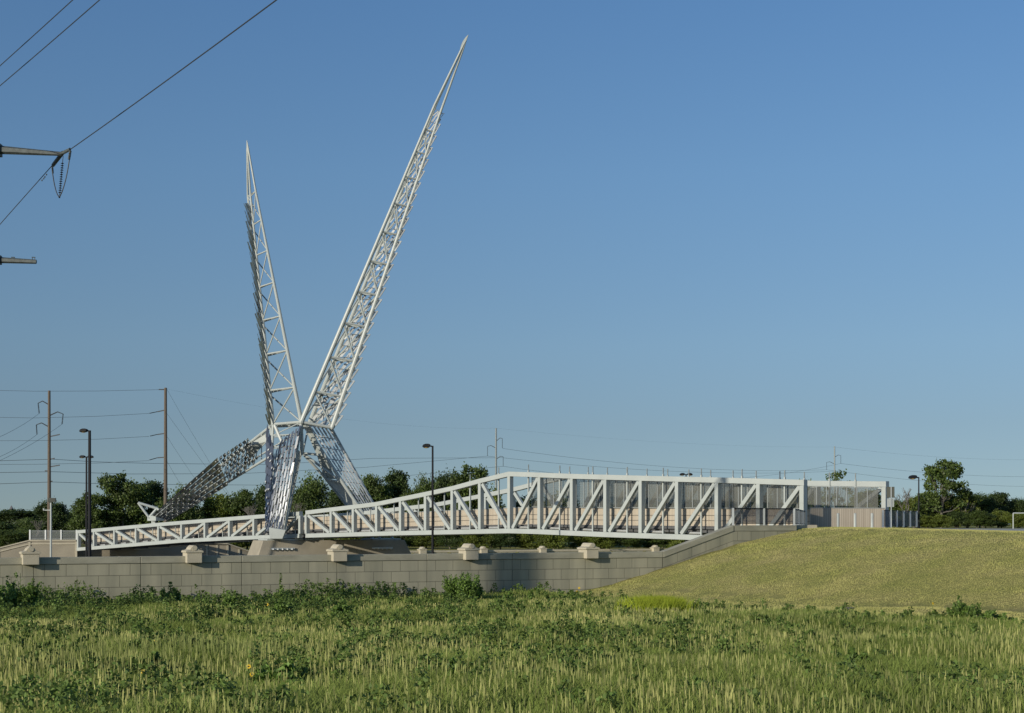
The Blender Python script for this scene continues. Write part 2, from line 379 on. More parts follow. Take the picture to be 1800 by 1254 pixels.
# pale concrete footing block where the wing wall meets the hill
mb = MB(); mb.box((19.1, 93.4, 3.70), (1.5, 1.2, .32), R(15)); tag(mb.build("concrete_slab", 'trim', bevel=.03, origin=(19.1, 93.4, 3.5)), "pale concrete slab on the hill crest at the end of the wing wall", "slab")

def arc_cap(mb, c, rz, wd, dp, z):      # cap with flat shelf, sloped middle and round roll on top
    prof = [(-.5, 0), (-.5, .05), (-.40, .07), (-.30, .12), (-.25, .20), (-.22, .32), (-.18, .42), (-.1, .5), (.1, .5), (.18, .42), (.22, .32), (.25, .20), (.30, .12), (.40, .07), (.5, .05), (.5, 0)]
    b = len(mb.v); m = Matrix.Rotation(rz, 3, 'Z')
    for yy in (-dp/2, dp/2):
        for (px, pz) in prof: mb.v.append(tuple(Vector(c)+m@Vector((px*wd, yy, 0))+Vector((0, 0, z+pz*wd*.55))))
    k = len(prof); mb.face([b+i for i in range(k)][::-1]); mb.face([b+k+i for i in range(k)])
    for i in range(k): mb.face([b+i, b+(i+1) % k, b+k+(i+1) % k, b+k+i])
def pilaster(c, rz, wd, top, h, dp, group, label):
    r = empty("wall_pilaster", (c.x, c.y, top-h+.1), label=label, cat="pilaster", group=group)
    b = MB(); b.box((c.x, c.y, top-h/2+.1), (wd, dp, h), rz); b.build("pilaster_block", 'trim', r, bevel=.02)
    b = MB(); b.box((c.x, c.y, top+.15), (wd*1.16, dp*1.08, .10), rz); arc_cap(b, (c.x, c.y, 0), rz, wd*1.08, dp*1.0, top+.2); b.build("cap", 'trim', r, bevel=.015)
    b = MB(); b.tube(Vector((c.x, c.y, top+.20+wd*.19))-WN*dp*-.53, Vector((c.x, c.y, top+.20+wd*.19))-WN*dp*.53, wd*.17, n=14); b.build("cap_roll", 'trim', r)
    rebase(r)
rzw = math.atan2(WT.y, WT.x)
names = ["leftmost on the long wall", "below the left truss diagonals", "in front of the central pier", "beside the green shrub", "rightmost, below the deep end of the truss"]
for i, x in enumerate((50, 336, 591, 822, 1033)):
    p, t = wall_pt(x+3)
    pilaster(p-WN*.12, rzw, .80, TOPW+.08, .54, 1.10, "pale stone pilasters on the near wall", "large pale stone pilaster with rolled cap, "+names[i])
# out-of-frame pole whose shadow crosses the wall is added with the transmission poles

# ------------------------------------------------------------------ far wall, abutment and pier
fw = empty("far_wall", FW0, label="distant low concrete wall across the highway under the bridge", cat="wall")
mb = MB(); wall_solid(mb, FW0+WT*26, FW0+WT*150, -5, -.62, -.62, .5, u0=0); mb.build("wall_face", 'block', fw)
mb = MB()
mb.hexa([FW0+WT*26+WN*.06+Vector((0, 0, -.616)), FW0+WT*150+WN*.06+Vector((0, 0, -.616)), FW0+WT*150-WN*.5+Vector((0, 0, -.616)), FW0+WT*26-WN*.5+Vector((0, 0, -.616)),
         FW0+WT*26+WN*.06+Vector((0, 0, -.3)), FW0+WT*150+WN*.06+Vector((0, 0, -.3)), FW0+WT*150-WN*.5+Vector((0, 0, -.3)), FW0+WT*26-WN*.5+Vector((0, 0, -.3))])
mb.build("coping", 'trim', fw); rebase(fw)
def far_pt(x, off=0):
    o = FW0+WN*off; k = (x-900)/F; t = (k*o.y-o.x)/(WT.x-k*WT.y); return o+WT*t
fn = ["left of the lamp pole foot", "just right of the shrub side pilaster", "midway between the near ones", "near the start of the ramped wall"]
for i, x in enumerate((742, 849, 953, 1151)):
    pilaster(far_pt(x, .1), rzw, 1.12, -.30, .9, 1.3, "small far pilasters on the wall across the highway", "small distant pilaster on the far wall, "+["beside the tall single lamp pole foot", "right behind the near pilaster by the shrub", "alone between the two right near pilasters", "nearest the foot of the ramped wall"][i])

# left abutment
ab = empty("abutment", PX(130, 978, 204), label="beige panelled concrete abutment carrying the left end of the footbridge", cat="abutment")
AB = B0+AX*(bridge_a(137)-.6)
mb = MB()
P1 = PX(134, 951, 203); P2 = PX(52, 951, 202); zt = P1.z
def slab(pts, z0, z1s, th, uv=False, tgt=None):
    for i in range(len(pts)-1):
        A, B = pts[i], pts[i+1]; n = Vector(((B-A).y, -(B-A).x, 0)).normalized(); bk = -n*th
        A0 = Vector((A.x, A.y, 0)); B0_ = Vector((B.x, B.y, 0))
        tgt.hexa([A0+Vector((0, 0, z0)), B0_+Vector((0, 0, z0)), B0_+bk+Vector((0, 0, z0)), A0+bk+Vector((0, 0, z0)),
                  A0+Vector((0, 0, z1s[i])), B0_+Vector((0, 0, z1s[i+1])), B0_+bk+Vector((0, 0, z1s[i+1])), A0+bk+Vector((0, 0, z1s[i]))])
PL = PX(-60, 975, 200)
M['panel'] = mat('panelled_concrete', (.27, .245, .19), .9, var=.12, nscale=.4)
slab([PL, P2, P1], -5, [PX(-60, 979, 200).z, zt, zt], .5, tgt=mb)
# return under the bridge and wing beyond it
P3 = P1+AN*13; P3.z = zt
PR0 = PX(345, 956, 211); PR1 = PX(400, 957, 212.5); PR2 = PX(460, 978, 215)
mb.build("wing_wall", 'panel', ab)
mb = MB(); slab([Vector((P1.x-.3, P1.y+1.5, 0)), PR0, PR1, PR2], -5, [zt-1.0, PR0.z, PR1.z, PR2.z], .5, tgt=mb); mb.build("back_wall", 'panel', ab)
mb = MB()
d = (P1-P2).normalized(); n = Vector((d.y, -d.x, 0))
for (A, B, zA, zB) in ((PL, P2, PX(-60, 979, 200).z, zt), (P2, P1, zt, zt)):
    dd = Vector((B.x-A.x, B.y-A.y, 0)).normalized(); nn = Vector((dd.y, -dd.x, 0))
    mb.beam(Vector((A.x, A.y, zA+.08))+nn*-.2, Vector((B.x, B.y, zB+.08))+nn*-.2, .62, .16)
    L = math.hypot(B.x-A.x, B.y-A.y); k = max(1, int(L/3.2))
    for j in range(k+1):
        t = j/k; q = Vector((A.x+(B.x-A.x)*t, A.y+(B.y-A.y)*t, 0))+nn*.06
        mb.beam(q+Vector((0, 0, -3)), q+Vector((0, 0, zA+(zB-zA)*t-.12)), .28, .12, up=tuple(nn))
    mb.beam(Vector((A.x, A.y, zA-.42))+nn*.05, Vector((B.x, B.y, zB-.42))+nn*.05, .10, .18)
mb.build("trim", 'trim', ab); mb = MB()
for (A, B) in ((PR0, PR1), (PR1, PR2)):
    mb.beam(A+Vector((0, 0, .08)), B+Vector((0, 0, .08)), .62, .16)
    for j in range(3):
        q = A.lerp(B, j/3)+WN*.06; mb.beam(q+Vector((0, 0, -3)), q+Vector((0, 0, -.15)), .25, .12, up=tuple(WN))
mb.build("trim", 'trim', ab); rebase(ab)
# guard fence on the abutment
gf = empty("guard_fence", P2, label="short grey mesh guard fence on top of the left abutment", cat="fence")
mb = MB()
for j in range(4):
    q = P2.lerp(P1, j/3-.0)+Vector((0, .2, .16)); b = MB(); b.box(q+Vector((0, 0, .70)), (.20, .2, 1.4)); b.build("post", 'alu', gf)
for z in (.25, 1.42): mb.beam(P2+Vector((0, .2, z)), P1+Vector((0, .2, z)), .06, .07)
for j in range(70):
    q = P2.lerp(P1, (j+.5)/70)+Vector((0, .2, 0)); mb.box(q+Vector((0, 0, .83)), (.025, .025, 1.2))
mb.build("mesh_panel", 'paint_grey', gf); rebase(gf)

# centre pier
pA = PX(457, 952, 163); pA.z = 0; pc = empty("bridge_pier", pA, label="wide sloping concrete pier under the middle of the footbridge", cat="pier")
ztop = PX(465, 950.5, 163.2).z
def pp(t, n_, z): return pA+WT*t-WN*n_+Vector((0, 0, z))
mb = MB(); zb = -4.6; sl = .55
def frustum(m, t0, t1, n0, n1, z0, z1, dt, dn, dr):
    m.hexa([pp(t0-dt, n0-dn, z0), pp(t1+dr, n0-dn, z0), pp(t1+dr, n1+dn, z0), pp(t0-dt, n1+dn, z0), pp(t0, n0, z1), pp(t1, n0, z1), pp(t1, n1, z1), pp(t0, n1, z1)])
hh = ztop-zb
frustum(mb, .35, 17.6, 0, 4.6, zb, ztop, hh*.36, hh*.16, hh*.45)
mb.build("pier_body", 'pier', pc, bevel=.04)
mb = MB()
frustum(mb, .9, 5.2, .15, 4.4, ztop+.003, ztop+.18, 0, 0, 0); mb.build("base_plate", 'paint', pc); mb = MB(); frustum(mb, 13.6, 17.2, .15, 4.4, ztop+.003, ztop+.18, 0, 0, 0); mb.build("base_plate", 'paint', pc); mb = MB()
frustum(mb, 5.4, 7.6, .15, 4.4, ztop+.003, ztop+.22, 0, 0, 0)
mb.build("base_plate", 'paint', pc)
def led(t0, t1):
    m = MB(); f0 = .16*.95+.02
    a_ = pp(t0, -(.155*1.05)-.12, ztop-.95); b_ = pp(t1, -(.155*1.05)-.12, ztop-.95); m.beam(a_, b_, .12, .22)
    k = 5
    for i in range(k):
        c = a_.lerp(b_, (i+.5)/k)+WN*.1-Vector((0, 0, .06)); m.sphere(c, .12, 8, 5)
    return m
led(1.2, 4.0).build("light_bar", 'alu', pc); led(13.4, 16.0).build("light_bar", 'alu', pc)
rebase(pc)

# ------------------------------------------------------------------ footbridge
br = empty("footbridge", B0+Vector((0, 0, 0)), label="long white steel truss footbridge crossing the highway from the mown hill", cat="footbridge")
XL = [139, 167, 203, 241, 280.5, 321, 362, 405, 448, 492, 529]
XR = [540, 584, 623, 664, 706, 750, 797, 845.5, 897, 950, 1007, 1066, 1128, 1192, 1262, 1335, 1412]
TOPY = [(137, 935.5), (280, 922.5), (450, 909), (529, 903.2), (540, 901.5), (664, 886.5), (706, 878), (750, 869), (797, 859), (845, 846), (897, 833.5), (950, 835.3), (1007, 837.6), (1128, 841), (1192, 842.7), (1262, 844.3), (1335, 846.5), (1412, 849)]
BOTY = [(137, 966), (321, 951), (400, 947), (529, 942.2), (540, 942), (706, 937.5), (850, 934.5), (897, 933.5), (950, 935), (1066, 940), (1192, 944), (1412, 952)]
def a2x(a): p = B0+AX*a; return 900+F*p.x/p.y
def ztop_(a): x = a2x(a); return PX(x, interp(x, TOPY), bridge_z(x)).z
def zbot_(a): x = a2x(a); return PX(x, interp(x, BOTY), bridge_z(x)).z
aL = [bridge_a(x) for x in XL]; aR = [bridge_a(x) for x in XR]; AEND = aR[-1]
def dk(a): return zbot_(a)+float(np.interp(a, [aL[0], 0, AEND], [.95, .72, 1.18]))     # underside of parapet / deck top
def bp(a, off, z): p = B0+AX*a+AN*off; return Vector((p.x, p.y, z))
TH_ = .46
def truss(off, ext, far):
    global AEND
    for AS in (aL, aR):
        AS = list(AS)
        last = AS is not aL and abs(AS[-1]-AEND) < 1e-6
        if last: AS[-1] = AEND+ext
        zt = lambda a: ztop_(min(a, AEND)); zb_ = lambda a: zbot_(min(a, AEND))
        t = MB(); b = MB()
        # chords as continuous mitred strips
        for mm, zf in ((t, zt), (b, zb_)):
            base = len(mm.v)
            ea = [AS[0]-(.23 if AS[0] == aL[0] else .0)]+AS[1:-1]+[AS[-1]+(.23 if last else 0)]
            for a_ in ea:
                for (o_, dz) in ((-.235, -.235), (.235, -.235), (.235, .235), (-.235, .235)): mm.v.append(tuple(bp(a_, off+o_, zf(a_)+dz)))
            for i in range(len(ea)-1):
                for k in range(4): mm.face([base+4*i+k, base+4*i+(k+1) % 4, base+4*(i+1)+(k+1) % 4, base+4*(i+1)+k])
            mm.face([base, base+1, base+2, base+3]); e = base+4*(len(ea)-1); mm.face([e+3, e+2, e+1, e])
        t.build("top_chord", 'paint', br, bevel=.02); b.build("bottom_chord", 'paint', br, bevel=.02)
        for i, a_ in enumerate(AS):
            p = MB(); s_ = .43 if not (last and i == len(AS)-1) else .47
            if i == 0 and AS[0] != aL[0]: a_ += .0
            p.beam(bp(a_, off, zb_(a_)+.232), bp(a_, off, zt(a_)-.232), s_-.05, s_+.08, up=tuple(AN)); p.build("truss_post", 'paint', br, bevel=.02)
        for i in range(len(AS)-1):
            xm = a2x(.5*(AS[i]+AS[i+1]))
            down = (xm < 321) if AS[0] == aL[0] else (xm < 897)      # "\" panels
            a0, a1 = AS[i], AS[i+1]; L = a1-a0; s0 = .20/L
            if down: q0 = bp(a0+.28, off, zt(a0)-.30); q1 = bp(a1-.42, off, zb_(a1)+.26)
            else: q0 = bp(a0+.42, off, zb_(a0)+.26); q1 = bp(a1-.28, off, zt(a1)-.30)
            p = MB(); p.beam(q0, q1, .34, .34, up=tuple(AN)); p.build("diagonal_brace", 'paint', br, bevel=.015)
truss(0, 0, False); truss(BW, 2.35, True)
# end portal struts between the trusses
# parapet boards and deck
def ribbon(mb, off0, off1, zf0, zf1, a0, a1, step=2.0):
    k = max(2, int((a1-a0)/step)); al = np.linspace(a0, a1, k+1)
    for i in range(k):
        x, y = al[i], al[i+1]
        c = [bp(x, off0, zf0(x)), bp(y, off0, zf0(y)), bp(y, off1, zf0(y)), bp(x, off1, zf0(x)), bp(x, off0, zf1(x)), bp(y, off0, zf1(y)), bp(y, off1, zf1(y)), bp(x, off1, zf1(x))]
        uv = [(x-a0, .05), (y-a0, .05), (y-a0, .05), (x-a0, .05), (x-a0, 1.45), (y-a0, 1.45), (y-a0, 1.45), (x-a0, 1.45)]
        mb.hexa(c, uv)
A0_ = aL[0]; A1_ = AEND
cl = lambda f: (lambda a: f(min(max(a, A0_), AEND)))
D = cl(dk)
ph = lambda a: D(a)+float(np.interp(a, [A0_, -25, 0, AEND], [1.22, 1.35, 1.55, 1.40]))
for off in (.95, BW-1.0):
    mb = MB(); ribbon(mb, off, off+.06, lambda a: D(a)-.05, ph, A0_, A1_+(2.2 if off > 3 else .0)); mb.build("timber_parapet", 'timber', br)
    mb = MB(); ribbon(mb, off-.05, off+.12, ph, lambda a: ph(a)+.06, A0_, A1_+(2.2 if off > 3 else 0)); mb.build("handrail", 'paint_grey', br)
    mb = MB()
    for fr_ in (.3, .62): ribbon(mb, off-.05, off-.025, lambda a: D(a)+1.4*fr_, lambda a: D(a)+1.4*fr_+.03, A0_, A1_, 4)
    mb.build("cable_rail", 'cable', br)
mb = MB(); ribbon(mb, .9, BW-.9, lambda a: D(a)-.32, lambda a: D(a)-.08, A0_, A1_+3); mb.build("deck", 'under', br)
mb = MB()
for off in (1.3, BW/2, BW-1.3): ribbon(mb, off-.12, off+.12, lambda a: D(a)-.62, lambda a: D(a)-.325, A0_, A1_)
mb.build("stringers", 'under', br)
for i in range(0, len(aL)+len(aR)):
    a_ = (aL+aR)[i]
    if i == len(aL): continue
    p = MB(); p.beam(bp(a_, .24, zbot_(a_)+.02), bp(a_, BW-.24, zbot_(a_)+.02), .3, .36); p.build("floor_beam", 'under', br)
for (s, e) in [(aR[i]+.6, aR[i]+2.1) for i in range(1, len(aR)-1)]+[(aL[i]+.6, aL[i]+1.9) for i in range(1, len(aL)-1)]:
    mb = MB(); mb.tube(bp(s, .6, zbot_(s)+.36), bp(e, .6, zbot_(e)+.36), .11, n=8); mb.build("drain_pipe", 'pipe', br)
# light posts on the outside of the trusses
def mast(a, off, tall):
    zt, zb_ = ztop_(min(a, AEND)), zbot_(min(a, AEND)); o = off+(.36 if off > 3 else .36)
    if tall:
        o = off+.30 if off == 0 else off-.30
        p = MB(); p.beam(bp(a, o, zb_), bp(a, o, zt+.42), .13, .13, up=tuple(AN)); q = p.build("screen_post", 'paint', br)
        p = MB(); p.beam(bp(a, o, zt+.423), bp(a, o, zt+.98), .085, .06, up=tuple(AN)); c = p.build("post_tip", 'galv', q)
    else:
        p = MB(); p.beam(bp(a, .5+off*.88, zb_), bp(a, .5+off*.88, zt-.05), .10, .10, up=tuple(AN)); p.build("parapet_post", 'paint', br)
for i in range(len(aL)-1): mast(.5*(aL[i]+aL[i+1])+.3, 0, False)
for i in range(len(aR)-1):
    am = .5*(aR[i]+aR[i+1])+.15
    if a2x(am) < 800: mast(am, 0, False)
    else: mast(am, 0, True)
am = [a for a in np.arange(bridge_a(900), AEND+1.6, (aR[9]-aR[8])*.62)]
for a in am: mast(a, BW, True)
# wire screens
def screens(off, a0, a1, z1f):
    k = int((a1-a0)/3.8); al = np.linspace(a0, a1, k+1)
    for i in range(k):
        x, y = al[i]+.02, al[i+1]-.02; m = MB()
        z0a, z0b, z1a, z1b = ph(x)+.08, ph(y)+.08, z1f(x), z1f(y)
        m.hexa([bp(x, off, z0a), bp(y, off, z0b), bp(y, off+.02, z0b), bp(x, off+.02, z0a), bp(x, off, z1a), bp(y, off, z1b), bp(y, off+.02, z1b), bp(x, off+.02, z1a)],
               [(x, 0), (y, 0), (y, 0), (x, 0), (x, 2.4), (y, 2.4), (y, 2.4), (x, 2.4)])
        s_ = m.build("screen_panel", 'screen', br)
        m = MB()
        for j in range(4):
            t = x+(y-x)*j/4+.01; m.beam(bp(t, off-.04, ph(t)+.07), bp(t, off-.04, z1f(t)), .055, .06, up=tuple(AN))
        m.beam(bp(x, off-.04, z1a+.02), bp(y, off-.04, z1b+.02), .06, .05); m.beam(bp(x, off-.04, z0a), bp(y, off-.04, z0b), .06, .05)
        m.build("mullion_frame", 'paint_grey', s_)
zs = lambda a: ztop_(min(a, AEND))-.27
screens(.80, bridge_a(925), AEND-.1, zs); screens(BW-.82, bridge_a(950), AEND+2.2, zs)
rebase(br)
for c in br.children:
    for s_ in c.children: pass

# ------------------------------------------------------------------ scissortail sculpture
scl = empty("bird_sculpture", pp(3, 2, ztop), label="giant white steel bird sculpture with two tall pointed wings rising over the footbridge", cat="sculpture")
N0 = PX(530, 742, 165.0); N1 = PX(480, 746, 167.5); N2 = PX(584, 752, 165.6); NB = PX(476, 750, 172.5); NC = PX(543, 747, 171.2)
def chordpath(a, k, tip, n=40):
    pts = []
    return [a, k, tip]
def along(path, t):                      # path of 3 points, kink at fraction TK
    a, k, tip, TK = path
    return a.lerp(k, t/TK) if t < TK else k.lerp(tip, (t-TK)/(1-TK))
GLINTS = [None]; GLINTP = [.9]
def feathers(mb, S0, S1, E0, E1, cols, length, overlap=1.35, lift=.16, wfrac=.78, out=None, rows=None, up=False, stag=.5, jit=.02):
    """overlapping stainless plates on the ruled face S0-S1 (start) to E0-E1 (end)"""
    S0, S1, E0, E1 = map(Vector, (S0, S1, E0, E1))
    L = ((E0+E1)/2-(S0+S1)/2).length; rows = rows or max(1, round(L/length))
    for c in range(cols):
        for r in range(-1 if stag else 0, rows):
            sh = stag*(c % 2)
            t0 = (r+sh)/rows; t1 = t0+overlap/rows
            t0 = max(0, t0); t1 = min(1.0, t1)
            if t1-t0 < .4/rows: continue
            u0 = (c+.5-wfrac/2)/cols; u1 = (c+.5+wfrac/2)/cols
            P = lambda u, t: S0.lerp(E0, t).lerp(S1.lerp(E1, t), u)
            n = (P(1, .5)-P(0, .5)).cross(P(.5, 1)-P(.5, 0)).normalized()
            if out is not None and n.dot(out) < 0: n = -n
            l0, l1 = (lift, .04) if not up else (.04, lift)
            l0 += random.uniform(-jit, jit); l1 += random.uniform(-jit, jit); tw = random.uniform(-jit, jit)*1.5
            q = [P(u0, t0)+n*(l0+tw), P(u1, t0)+n*(l0-tw), P(u1, t1)+n*(l1-tw*.5), P(u0, t1)+n*(l1+tw*.5)]
            mb.plate(q, .03, n)
            if GLINTS[0] is not None and r >= 0 and random.random() < GLINTP[0]:  # bright tab at the lifted plate end, a glint put in as shape
                c_ = (q[2]+q[3])/2 if l1 > l0 else (q[0]+q[1])/2; ax = (q[3]-q[0]).normalized(); GLINTS[0].beam(c_-ax*.26+n*.05, c_-ax*.04+n*.07, (q[1]-q[0]).length*.24, .04, up=n)
def wing(nodes, kink, tip, tk, rungs, rad, name_lbl):
    paths = [(nodes[i], kink[i], tip, tk) for i in range(3)]
    lat = MB()
    seg = [0]+[r for r in rungs if r < tk]+[tk, 1-.04, 1]
    for p in paths:
        for i in range(len(seg)-1):
            r0 = rad*(1-.62*seg[i]); r1 = rad*(1-.62*seg[i+1])
            if i == len(seg)-2: r1 = .03
            lat.tube(along(p, seg[i]), along(p, seg[i+1]), r0, r1, n=10, cap=False)
    ts = [0]+list(rungs)
    for i, t in enumerate(ts):
        for (x, y) in ((0, 1), (1, 2), (2, 0)):
            if i: lat.tube(along(paths[x], t), along(paths[y], t), rad*.48*(1-.5*t), n=7)
            if i < len(ts)-1:
                t2 = ts[i+1]
                (p, q) = (y, x) if (x, y) != (2, 0) else (x, y)
                lat.tube(along(paths[x], t2), along(paths[y], t), rad*.40*(1-.5*t), n=6)
                if (x, y) == (1, 2): lat.tube(along(paths[y], t2), along(paths[x], t), rad*.28*(1-.5*t), n=6)
    return lat, paths
ty = lambda ys, y0, y1: [(y0-y)/(y0-y1) for y in ys]
# right wing
tipR = PX(823, 62, 163.5)
tkR = (742-180)/(742-62)
kR = [PX(763.5, 186, 163.8), PX(777, 190, 164.3), PX(767, 183, 165.4)]
rungR = ty([687, 625, 564, 508, 454, 402, 352, 305, 261, 222], 742, 62)
latR, pR = wing([N0, N2, NC], kR, tipR, tkR, rungR, .285, "")
wR = latR.build("wing", 'paint', scl, smooth=False)
tb = MB(); d = (tipR-kR[0]).normalized(); sdv = d.cross(Vector((0, 1, 0))).normalized()
def blade(mb, tip, d, L, wd):
    sdv = d.cross(Vector((0, 1, 0))).normalized(); pts = []
    for i in range(13):
        t = i/12*math.pi; pts.append(tip-d*(L*(i/12))+sdv*wd*math.sin(t)**.8)
    for i in range(11, 0, -1):
        t = i/12*math.pi; pts.append(tip-d*(L*(i/12))-sdv*wd*.35*math.sin(t)**.8)
    mb.plate(pts, .09, d.cross(sdv).normalized())
blade(tb, tipR+d*.05, d, 2.2, .24); tb.build("wing_tip", 'paint', wR)
fe = MB(); ce = Vector((1, .25, .0))
e = tkR*.985
feathers(fe, N2, NC, along(pR[1], e), along(pR[2], e), 6, 2.2, lift=.5, overlap=1.05, out=Vector((1, .3, 0)), up=True, wfrac=.66, rows=27, jit=.05)
fe.build("feather_cladding", 'brushed', wR)
fe = MB()
for r in range(1, 28):
    t = r/27*e; c1 = along(pR[1], t); c2 = along(pR[2], t); o = Vector((1, .3, -.15)).normalized()
    fe.tube(c1-o*.1, c1+o*.5, .035, n=5); fe.tube(c1+o*.12, c2+o*.12, .04, n=5)
fe.build("feather_bracket", 'galv', wR)
fe = MB(); og = Vector((1, .12, .10)).normalized()      # outermost row of plates standing clear of the right edge
for q in range(26):
    t = (q+.15)/27*e; t2 = (q+1.0)/27*e; sc = 1-.45*t/e
    a_ = along(pR[1], t)+og*.30*sc; b_ = along(pR[1], t2)+og*.78*sc
    fe.beam(a_, b_, .17*sc, .8*sc, up=(-.12, 1, 0)); fe.tube(along(pR[1], t2), b_, .04, n=5)
fe.build("edge_feathers", 'brushed', wR)
# left wing
tipL = PX(434, 247, 166.5); tkL = (742-352)/(742-247)
kL = [PX(449.5, 336, 166.4), PX(440.5, 345, 167.0), PX(435.5, 345, 168.6)]
rungL = ty([684, 622, 564, 507, 453, 401, 352.5], 742, 247)
latL, pL = wing([N0, N1, NB], kL, tipL, tkL, rungL[:-1]+[tkL*.999], .24, "")
wL = latL.build("wing", 'paint', scl)
tb = MB(); d = (tipL-kL[0]).normalized(); blade(tb, tipL+d*.05, d, 1.8, .16); tb.build("wing_tip", 'paint', wL)
wR["label"] = "taller right wing leaning far to the right"; wL["label"] = "shorter left wing standing almost upright"
fe = MB(); oL = Vector((-1, -.3, 0)); ext = .0
def ex(a, b, k): return a+(b-a)*k
SL0 = ex(N1, NB, -.10); SL1 = ex(N1, NB, 1.25); KL0 = ex(along(pL[1], tkL*.97), along(pL[2], tkL*.97), -.1); KL1 = ex(along(pL[1], tkL*.97), along(pL[2], tkL*.97), 1.5)
feathers(fe, SL0, SL1, KL0, KL1, 5, 2.0, lift=.4, out=oL, up=True, wfrac=.8, rows=22, overlap=1.3, jit=.05)
# silhouette row standing proud of the left edge
fe.build("feather_cladding", 'steel', wL)
fe = MB()
for r in range(1, 24):
    t = r/23*tkL; c1 = along(pL[1], t); c2 = along(pL[2], t); fe.tube(c1, c2+(c2-c1)*.25, .045, n=5)
fe.build("feather_bracket", 'galv', wL)
# body ring
ring = MB()
for (x, y) in ((N0, N1), (N1, NB), (NB, NC), (NC, N2), (N2, N0), (N0, NB), (N0, NC)): ring.tube(x, y, .17, n=8)
ring.tube(N0, PX(534, 746, 167.6), .16, n=8); ring.tube(N2, PX(582, 753, 168.4), .16, n=8); ring.sphere(N0, .32); ring.sphere(N1, .25); ring.sphere(N2, .25)
ring.build("body_frame", 'paint', scl)
# front leg standing on the pier
FZ = ztop+.18
fA = PX(474, 929, 163.6); fB = PX(500, 931, 163.6); fC = PX(486, 931, 165.6)
leg = MB()
for s_, e_ in ((N0, fB), (N1, fA), (NB, fC)): leg.tube(s_, e_, .17, .13, n=8)
for k in range(1, 9):
    t = k/9; a_, b_, c_ = N0.lerp(fB, t), N1.lerp(fA, t), NB.lerp(fC, t)
    for x, y in ((a_, b_), (b_, c_), (c_, a_)): leg.tube(x, y, .07, n=6)
    t = (k-1)/9; leg.tube(N0.lerp(fB, t), b_, .06, n=6)
M530 = PX(530, 800, 165.6)
leg.tube(N0, M530, .18, n=8); leg.tube(PX(483, 748, 167), PX(497, 780, 166.2), .2, .2, n=8)
lg = leg.build("leg", 'paint', scl)
pl = MB(); pl.plate([PX(531, 797, 166.2), PX(523, 790, 166.2), PX(495, 932, 164.6), PX(503, 930, 164.4)], .12); 
pl.plate([M530, PX(522, 812, 167.5), PX(497, 925, 165.6), PX(503, 925, 164.2)], .1); pl.build("edge_plate", 'paint', lg)
fe = MB(); GLINTS[0] = MB(); GLINTP[0] = .35; oF = Vector((-.25, -1, -.1))
feathers(fe, PX(493, 776, 165.6), PX(531, 746, 164.6), PX(470.5, 934, 163.2), PX(497, 934, 163.2), 6, 2.0, lift=.20, out=oF, wfrac=.60, rows=8, overlap=1.3, up=True, stag=.5, jit=.012)
feathers(fe, PX(470, 745, 168), PX(482, 792, 166), PX(468, 940, 163.6), PX(473, 934, 163.2), 3, 2.0, lift=.25, out=Vector((-1, -.5, 0)), wfrac=.85, rows=12, up=True, jit=.02)
feathers(fe, PX(480, 805, 165.8), PX(495, 775, 165.4), PX(470, 934, 163.3), PX(475, 934, 163.2), 3, 1.8, lift=.18, out=oF, wfrac=.6, rows=7, up=True, jit=.012)
fe.build("feather_cladding", 'legsteel', lg); GLINTS[0].build('feather_glints', 'clip', lg); GLINTS[0] = None
sh = MB(); 
a0 = [PX(472, 927, 162.9), PX(503, 932, 162.9), PX(504, 932, 164.9), PX(474, 927, 165.2)]
b0 = [PX(474, 943, 162.9), PX(497, 945, 162.9), PX(498, 945, 164.9), PX(476, 943, 165.0)]
for q in b0: q.z = FZ
sh.hexa(b0+a0); sh.build("foot_shoe", 'paint', lg, bevel=.06)
# right leg behind the bridge
rA = PX(668, 938, 169.9); rB = PX(690, 938, 171.4); rC = PX(655, 938, 174.6)
for q in (rA, rB, rC): q.z = ztop+.15
leg = MB()
s0, s1 = PX(534, 746, 168.6), PX(582, 753, 169.0)
leg.tube(s0, rA, .25, .2, n=10); leg.tube(s1, rB, .2, .16, n=8)
lc0 = PX(532, 797, 169.5); leg.tube(lc0, PX(573, 842, 170.8), .17, n=8); leg.tube(PX(573, 842, 170.8), rC, .2, n=8)
leg.tube(N0, lc0, .16, n=8); leg.tube(lc0, s0.lerp(rA, .27), .15, n=8); leg.tube(lc0, s0.lerp(rA, .51), .15, n=8); leg.tube(NC, lc0, .12, n=6)
leg.tube(PX(573, 842, 170.8), s0.lerp(rA, .51), .12, n=6); leg.tube(NC, PX(573, 842, 170.8), .2, n=7)
for k in range(1, 10):
    t = k/10; leg.tube(s0.lerp(rA, t), s1.lerp(rB, t), .06, n=6)
lg2 = leg.build("leg", 'paint', scl)
pl = MB(); pl.plate([PX(574, 842, 170.6), PX(603, 846, 170.3), PX(652, 921, 170.6), PX(640, 921, 170.9)], .12)
pl.plate([PX(536, 752, 168.5), PX(545, 750, 168), PX(590, 842, 170.8), PX(576, 842, 171)], .1); pl.build("edge_plate", 'paint', lg2)
fe = MB(); oR = Vector((.35, -.6, .7))
feathers(fe, ex(s0, s1, .12), ex(s0, s1, 1.0), ex(rA, rB, .15).lerp(s0, .06), ex(rA, rB, 1.0).lerp(s1, .06), 6, 2.0, lift=.30, out=oR, wfrac=.52, rows=12, up=True, jit=.02)
fe.build("feather_cladding", 'brushed', lg2)
